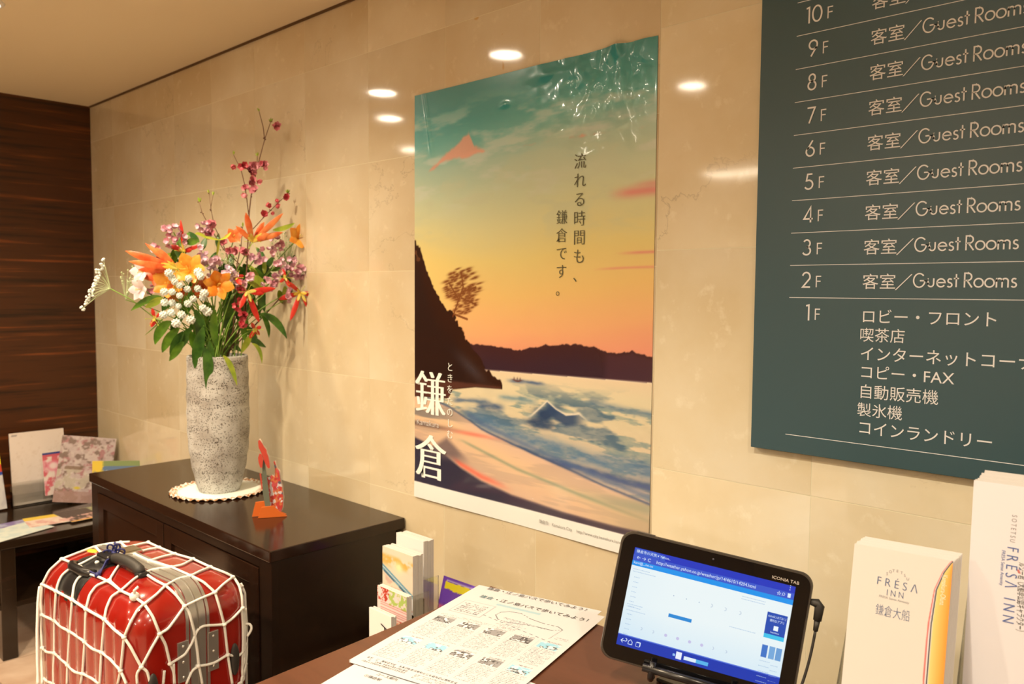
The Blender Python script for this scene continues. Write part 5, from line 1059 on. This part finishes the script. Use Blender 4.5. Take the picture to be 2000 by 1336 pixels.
for gx, dy in ((0, 0), (.0012, .003), (.0, .009), (-.012, .0135)):
    for (x, z) in rrect(-gx, -gx, tw+gx, th_+gx, .018): vs_.append(MT @ Vector((x, dy, z)))
n_ = len(A_); body.add(vs_, [(i*n_+k, i*n_+(k+1) % n_, (i+1)*n_+(k+1) % n_, (i+1)*n_+k) for i in range(3) for k in range(n_)]+[tuple(range(n_)), tuple(3*n_+k for k in range(n_))]); autosmooth(obj('casing', body, M_GUN, tab), .8)
obj('glass', MB().prism([MT @ Vector((x, -.0006, z)) for x, z in rrect(.0022, .0022, tw-.0022, th_-.0022, .0165)], TM @ Vector((0, .0006, 0))), M_GLASS, tab)
# display 10.1 in : 217 x 136 mm
sx0, sz0, sw_, sh_ = .0205, .0215, .2185, .1355
def scr(u, v, y=-.0011): return MT @ Vector((sx0+u*sw_, y, sz0+v*sh_))
def emat(name, c, s=1.0, gloss=True):
    m = mat(name, (0, 0, 0), .05, emit=lin(c), es=s*SCR); return m
def quad(name, u0, v0, u1, v1, c, y, par=tab, s=1.0): return obj(name, MB().prism([scr(u0, v0, y), scr(u1, v0, y), scr(u1, v1, y), scr(u0, v1, y)], TM @ Vector((0, .0002, 0))), emat(name, c, s), par)
def page(U, V, h, w):
    return None
pg = MB(); nX, nY = 24, 18; vv_ = []; cc_ = []
for j in range(nY+1):
    for i in range(nX+1):
        u, v = i/nX, j/nY; vv_.append(scr(u, .0+v*.995, -.0011)); k = max(0, (.45-v))*.55+max(0, u-.85)*.2+max(0, .3-u)*.25; k = min(k, .5); cc_.append((.90-k*.75, .99-k*.42, 1.0-k*.02))
me = bpy.data.meshes.new('display'); me.from_pydata([tuple(v-TB) for v in vv_], [], [(j*(nX+1)+i, j*(nX+1)+i+1, (j+1)*(nX+1)+i+1, (j+1)*(nX+1)+i) for j in range(nY) for i in range(nX)])
ca = me.color_attributes.new('Col', 'FLOAT_COLOR', 'POINT'); ca.data.foreach_set('color', np.array([(*c, 1) for c in cc_], dtype=np.float32).ravel())
dm_ = mat('display page', (0, 0, 0), .05); ns, L, b = nodes(dm_); at_ = N(dm_, 'ShaderNodeAttribute', attribute_name='Col'); L.new(at_.outputs['Color'], b.inputs['Emission Color']); b.inputs['Emission Strength'].default_value = .93*SCR
me.materials.append(dm_); dsp = bpy.data.objects.new('display', me); C.objects.link(dsp); dsp.parent = tab; ORI[dsp.name] = TB
quad('tab_bar', 0, .930, 1, 1, (44, 62, 190), -.0014, dsp); quad('active_tab', .005, .935, .165, .996, (64, 96, 200), -.0016, dsp); quad('new_tab', .17, .935, .20, .985, (70, 104, 206), -.0016, dsp)
quad('address_bar', 0, .868, 1, .932, (66, 92, 202), -.0015, dsp); quad('header_band', 0, .818, 1, .868, (40, 150, 236), -.0014, dsp)
quad('system_bar', 0, 0, 1, .105, (36, 62, 176), -.0014, dsp); quad('tool_bar', 0, .105, 1, .115, (90, 120, 220), -.0014, dsp)
quad('advert_box', .865, .45, .985, .70, (46, 82, 178), -.0014, dsp); quad('advert_button', .865, .45, .985, .49, (70, 196, 236), -.0016, dsp); quad('app_icon', .915, .535, .942, .58, (240, 250, 255), -.0016, dsp)
quad('blue_button', .285, .40, .43, .435, (50, 140, 214), -.0014, dsp)
for u, c in ((.868, (70, 120, 200)), (.912, (120, 170, 220)), (.952, (110, 160, 214))): quad('thumbnail', u, .26, u+.034, .38, c, -.0014, dsp)
quad('banner_tile', .375, .02, .41, .09, (236, 240, 255), -.0016, dsp); quad('banner_field', .425, .03, .50, .065, (226, 240, 250), -.0016, dsp); quad('banner_button', .50, .03, .575, .065, (90, 180, 236), -.0016, dsp); quad('dot', .355, .04, .37, .062, (150, 190, 240), -.0016, dsp)
TR_, TU_ = TM @ Vector((1, 0, 0)), TM @ Vector((0, 0, 1))
EW = emat('screen white text', (225, 240, 255), 1.0); EG = emat('screen grey text', (150, 170, 200), 1.0); EB = emat('screen blue text', (60, 110, 200), 1.0)
def st(s, u, v, size, m=EW, **k): text('screen_text', s, size, scr(u, v, -.0018), TR_, TU_, m, dsp, res=2, **k)
st('鎌倉市の天気 - Yahoo..', .015, .955, .0048); st('×', .148, .953, .0055); st('+', .178, .95, .0055); st('←', .02, .888, .007); st('→', .055, .888, .007); st('C', .093, .887, .0068); st('http://weather.yahoo.co.jp/weather/jp/14/4610/14204.html', .15, .887, .0064, sx=.9)
st('☆', .895, .884, .0065); st('⌕', .925, .882, .008); st('⋮', .965, .955, .009); st('kani@...ne.co', .01, .838, .005, EW)
obj('icon', MB().prism([scr(.962, .882, -.0018), scr(.980, .882, -.0018), scr(.980, .922, -.0018), scr(.962, .922, -.0018)], TM @ Vector((0, .0002, 0))), EW, dsp)
st('Androidに入れておくと', .872, .655, .0040, sx=.58); st('便利なアプリ', .885, .615, .0040, sx=.8); st('SmartNews', .90, .507, .0030, sx=.8)
st('⌂', .068, .030, .010); st('↩', .018, .030, .0095); st('❐', .118, .032, .009)
for i, u in enumerate((.10, .175, .25, .325, .40, .475, .55, .63)): st(('☽', '☽', '●', '●', '●', '●', '☽', '☽')[i], u+.03, .20-.0*i, .0056, emat('pale', (200, 196, 232) if 2 <= i <= 5 else (150, 165, 200)))
for i, u in enumerate((.28, .36, .44, .525, .61, .70)): st('☽' if i > 2 else '・', u, .60, .0065, EG)
rg = random.Random(3); tl_ = MB()
for (u0, v0, nn, wdd) in ((.015, .78, 1, .10), (.015, .755, 1, .14), (.03, .70, 7, .03), (.02, .42, 2, .09), (.02, .36, 1, .12), (.03, .32, 5, .03), (.30, .47, 0, .2), (.66, .46, 1, .15), (.70, .78, 2, .14), (.865, .22, 6, .06), (.935, .20, 5, .04)):
    for k in range(nn):
        u = u0
        while u < u0+wdd: w__ = rg.uniform(.003, .008); v = v0-k*.05 if nn > 3 else v0-k*.025; tl_.prism([scr(u, v, -.0014), scr(u+w__, v, -.0014), scr(u+w__, v+.007, -.0014), scr(u, v+.007, -.0014)], TM @ Vector((0, .0002, 0))); u += w__+.003
obj('page_text', tl_, emat('page text', (176, 200, 226)), dsp, kind='stuff')
text('logo', 'ICONIA TAB', .0058, MT @ Vector((.207, -.0010, .1605)), TR_, TU_, mat('silver print', (.6, .55, .5), .4), tab, sx=1.1)
obj('camera_lens', MB().lathe([(.0001, 0), (.0022, 0)], (0, 0, 0), 16) if False else MB().ball(MT @ Vector((.128, -.0004, .1665)), .0016, 2), mat('lens', (.08, .08, .1), .1), tab, smooth=True)
obj('power_button', MB().box((.018, .002, th_+.0005), (.045, .007, th_+.0022), MT), M_GUN, tab, bevel=.0006)
# stand: black easel with front hooks
est = thing('tablet_stand', 'black easel stand with front hooks holding the tablet', 'stand', Vector((TB.x+.1, TB.y+.03, DZ)))
for x in (.075, .185):
    hk = MB(); p = [MT @ Vector(q) for q in ((x, -.013, .014), (x, -.014, -.004), (x, .002, -.012), (x, .03, -.012))]; p.append(Vector((p[-1].x, p[-1].y, DZ+.006))); hk.tube(p, .0045, 10); obj('hook', hk, M_BLK, est, smooth=True)
obj('ledge', MB().tube([MT @ Vector((.062, -.013, .004)), MT @ Vector((.20, -.013, .004))], [.0055, .0055], 12), M_BLK, est, smooth=True)
ct = MT @ Vector((.13, .06, 0)); obj('base', MB().box((ct.x-.03, ct.y-.05, DZ+.0005), (ct.x+.06, ct.y+.05, DZ+.006)), M_BLK, est, bevel=.002)
bk = [MT @ Vector((.13, .018, .11)), MT @ Vector((.13, .03, .02)), Vector((ct.x, ct.y, DZ+.004))]; obj('back_strut', MB().tube(bk, .006, 10), M_BLK, est, smooth=True)
# charger plug and cable
cbp = MT @ Vector((tw, .006, .142)); plug = thing('charger_cable', 'black charger cable with angled plug in the right side of the tablet', 'cable', cbp)
r_ = TM @ Vector((1, 0, 0)); u_ = TM @ Vector((0, 0, 1))
obj('plug', MB().tube([cbp-r_*.001, cbp+r_*.010, cbp+r_*.0135-u_*.003, cbp+r_*.0135-u_*.022], [.0035, .0062, .0065, .0055], 10).tube([cbp+r_*.0135-u_*.022, cbp+r_*.0135-u_*.036], [.0042, .0032], 8), M_BLKM, plug, smooth=True)
ps = [cbp+r_*.0135-u_*.034, cbp+r_*.013-u_*.07, cbp+r_*.008-u_*.115, cbp-r_*.004-u_*.150, cbp-r_*.03-u_*.172+Vector((0, .01, 0))]; ps.append(Vector((ps[-1].x-.04, ps[-1].y+.03, DZ+.004))); ps += [Vector((ps[-1].x-.06, ps[-1].y+.03, DZ+.004))]
sm = []
for i in range(len(ps)-1): sm += [ps[i].lerp(ps[i+1], k/5) for k in range(5)]
sm.append(ps[-1])
for _ in range(6): sm = [sm[0]]+[(sm[i-1]+sm[i]*2+sm[i+1])/4 for i in range(1, len(sm)-1)]+[sm[-1]]
obj('cord', MB().tube(sm, .0019, 8), M_BLKM, plug, smooth=True)

# ================================================================== BROCHURES ON THE DESK, right
def desk_holder(label, x, y, w, h, rot, dep, zb, lip, tilt=4):
    t = thing('brochure_holder', label, 'leaflet holder', (x, y, DZ)); M = Matrix.Translation((x, y, DZ)) @ Matrix.Rotation(rot, 4, 'Z') @ Matrix.Rotation(math.radians(-tilt), 4, 'X')
    th = .0022; x0, x1 = -.005, w+.005
    obj('back_panel', MB().box((x0, dep, .002), (x1, dep+th, h*.7), M), M_ACR, t)
    fr = [(x0, .002), (x1, .002), (x1, lip)]+[(x1-.012*(1-math.cos(a)), lip+.012*math.sin(a)) for a in (.5, 1.0, 1.57)]+[(w*.72, lip+.012)]+[(w*.5+w*.22*math.cos(a), lip+.012-.03*math.sin(a)) for a in np.linspace(.2, 2.94, 10)]+[(w*.28, lip+.012), (x0+.012, lip+.012), (x0+.004, lip+.008), (x0, lip)]
    obj('front_panel', MB().prism([M @ Vector((a, -.006, b)) for a, b in fr], M.to_3x3() @ Vector((0, th, 0))), M_ACR, t)
    for xx in (x0, x1-th):
        pr = [(-.006, .002), (dep+th, .002), (dep+th, h*.7), (dep-.01, h*.62), (-.002, lip+.03), (-.006, lip)]; obj('side_panel', MB().prism([M @ Vector((xx, a, b)) for a, b in pr], M.to_3x3() @ Vector((th, 0, 0))), M_ACR, t)
    obj('base', MB().box((x0, -.006, .002), (x1, dep+th, .006), M), M_ACR, t); return M
RF = .30; fz = Vector((0, 0, 0))
A1 = at(1667.5, 1062, Y=-.375); 
def place_brochure(name, label, w, h, M, fn, n, nsheets=6, z0=.008, gloss=M_PRINT):
    t = thing(name, label, 'brochures', M @ Vector((w/2, 0, z0)))
    for i in range(1, nsheets): dz = .0016*i+random.uniform(-.0006, .0006); obj('sheet', MB().box((random.uniform(-.001, .001)+.0012*i, .0002+.0022*i, z0), (w+.0012*i, .0002+.0022*i+.0012, z0+h+dz), M), M_WHITE, t)
    R3 = M.to_3x3(); painted('cover', M @ Vector((0, 0, z0)), R3 @ Vector((w, 0, 0)), R3 @ Vector((0, 0, h)), n[0], n[1], fn, gloss, t, thick=.0012); return t
def fresa(U, V, h, w):
    c = np.zeros((h, w, 3))+np.array((216, 198, 174.)); e = poly(V, [(0, .885), (.2, .872), (.45, .852), (.7, .853), (.855, .872), (.94, .93), (.985, .985), (1.0, 1.01)])
    c = lay(c, sstep(U-e, 0, .004), (238, 196, 110)); k = np.clip((U-e)/np.maximum(1-e, .02), 0, 1); c = lay(c, sstep(U-e, 0, .004)*k, (236, 140, 44))
    for o, wd, col in ((-.040, .009, (206, 110, 96)), (-.026, .006, (236, 200, 186)), (-.012, .007, (60, 66, 70))): c = lay(c, sstep(wd-np.abs(U-e-o*(.35+.65*sstep(V, 1, .6))), -.001, .002)*1., col)
    return c
hF = .235; wF = .107
tlF = at(1667.5, 1062, Y=-.355)
MF = desk_holder('clear acrylic holder for the narrow white and orange brochures', tlF.x+.007, tlF.y-.057, wF, hF, .12, .03, 0, .055, 14)
# slide so that the top-left corner of the front sheet matches
zoff = .008; cur = MF @ Vector((0, 0, zoff+hF)); 
hF = hF+(tlF.z-cur.z)
fb = place_brochure('hotel_brochure', 'narrow white hotel brochures with orange curved edge in a clear holder', wF, hF, MF, fresa, (220, 420), 7)
R3 = MF.to_3x3(); fr, fu = R3 @ Vector((1, 0, 0)), R3 @ Vector((0, 0, 1))
def fpt(u, v, y=-.0003): return MF @ Vector((u*wF, y, zoff+v*hF))
M_NAVT = mat('slate blue print', P(84, 96, 120), .5); M_GRYT = mat('grey print', P(150, 140, 130), .5); M_REDT = mat('red print', P(206, 110, 96), .5)
SERIF = [(-.008, 0), (.008, 1)]
def on_plane(M, y): 
    R_ = M.to_3x3(); n = R_ @ Vector((0, 1, 0)); o = M @ Vector((0, y, .1))
    return lambda px, py: CAM+ray(px, py)*((o-CAM).dot(n)/ray(px, py).dot(n))
def fit(s_, size, A, B, m, par, upd, **k):       # lettering whose baseline runs from A to B
    o = text('lettering', s_, size, A, (B-A).normalized(), upd, m, par, **k); r_ = (B-A).normalized(); xs_ = [(Vector(v.co)+ORI[par.name]-A).dot(r_) for v in o.data.vertices]; f_ = (B-A).length/max(xs_)
    for v in o.data.vertices: w_ = Vector(v.co)+ORI[par.name]-A; v.co = Vector(v.co)+r_*(w_.dot(r_)*(f_-1))
    return o
FP = on_plane(MF, -.0003)
def perp(A, B, n): r_ = (B-A).normalized(); return n.cross(r_).normalized()*-1
nF = R3 @ Vector((0, -1, 0)); UPF = lambda A, B: nF.cross((B-A).normalized()).normalized()
for s_, p, q, sz_, m_, kw in (('F R É S Λ', (1711, 1140), (1791.5, 1159.5), .0135, M_NAVT, dict(thin=.014, fat=SERIF)), ('I N N', (1730.5, 1162.5), (1764, 1169.5), .0105, M_NAVT, dict(thin=.014, fat=SERIF)), ('FRESA Sense Amenity', (1716.5, 1165.5), (1775.5, 1180), .0036, M_GRYT, {}), ('鎌倉大船', (1709, 1197.5), (1776, 1213), .0140, M_NAVT, dict(thin=.01))):
    A, B = FP(*p), FP(*q); fit(s_, sz_, A, B, m_, fb, UPF(A, B), **kw)
for i, ch in enumerate('SOTETSU'):
    a = math.radians(152-21*i); c_ = (1750+22*math.cos(a), 1136.5-19*math.sin(a)+(22*math.cos(a))*.24); text('lettering', ch, .0046, FP(*c_), fr, fu, M_GRYT, fb)
A, B = FP(1841, 1122), FP(1835, 1181); fit('Kamakura-Ofuna', .0078, A, B, mat('cream print', P(250, 224, 180), .5), fb, UPF(A, B))
# tall sideways sheet
tlT = at(1907, 940, Y=-.31); wT = .23; 
MTl = desk_holder('clear acrylic holder for the tall white sideways sheets', tlT.x-.002, tlT.y-.02, wT, .30, .06, .035, 0, .075)
cur = MTl @ Vector((0, 0, .34)); hT = .332+(tlT.z-cur.z)
tb_ = place_brochure('tall_brochure', 'tall white sheets with sideways blue hotel lettering at the right edge', wT, hT, MTl, lambda U, V, h, w: np.zeros((h, w, 3))+np.array((232, 216, 200.)), (4, 4), 8)
R3 = MTl.to_3x3(); fr, fu = R3 @ Vector((1, 0, 0)), R3 @ Vector((0, 0, 1))
tpt = on_plane(MTl, -.0003); nF2 = R3 @ Vector((0, -1, 0))
M_BLUT = mat('blue print', P(88, 104, 146), .5)
for s_, p, q, sz_, m_, kw in (('S O T E T S U', (1977, 1005), (1972.5, 1058), .0072, M_GRYT, {}), ('F R É S Λ   I N N', (1967.5, 1066), (1957.5, 1213.5), .0165, M_BLUT, dict(thin=.010, fat=SERIF)), ('FRESA Sense Amenity', (1957, 1074), (1952.5, 1143), .0050, M_BLUT, {}), ('ルシー君（大船非公認キャラクター）', (1990.5, 1098), (1985, 1231), .0092, M_BLACKT, {})):
    A, B = tpt(*p), tpt(*q); fit(s_, sz_, A, B, m_, tb_, nF2.cross((B-A).normalized()).normalized(), **kw)
p = tpt(1986, 1112); obj('accent', MB().prism([p, p+fr*.0022, p+fr*.004-fu*.004, p+fr*.0015-fu*.004], R3 @ Vector((0, .0002, 0))), M_REDT, tb_)
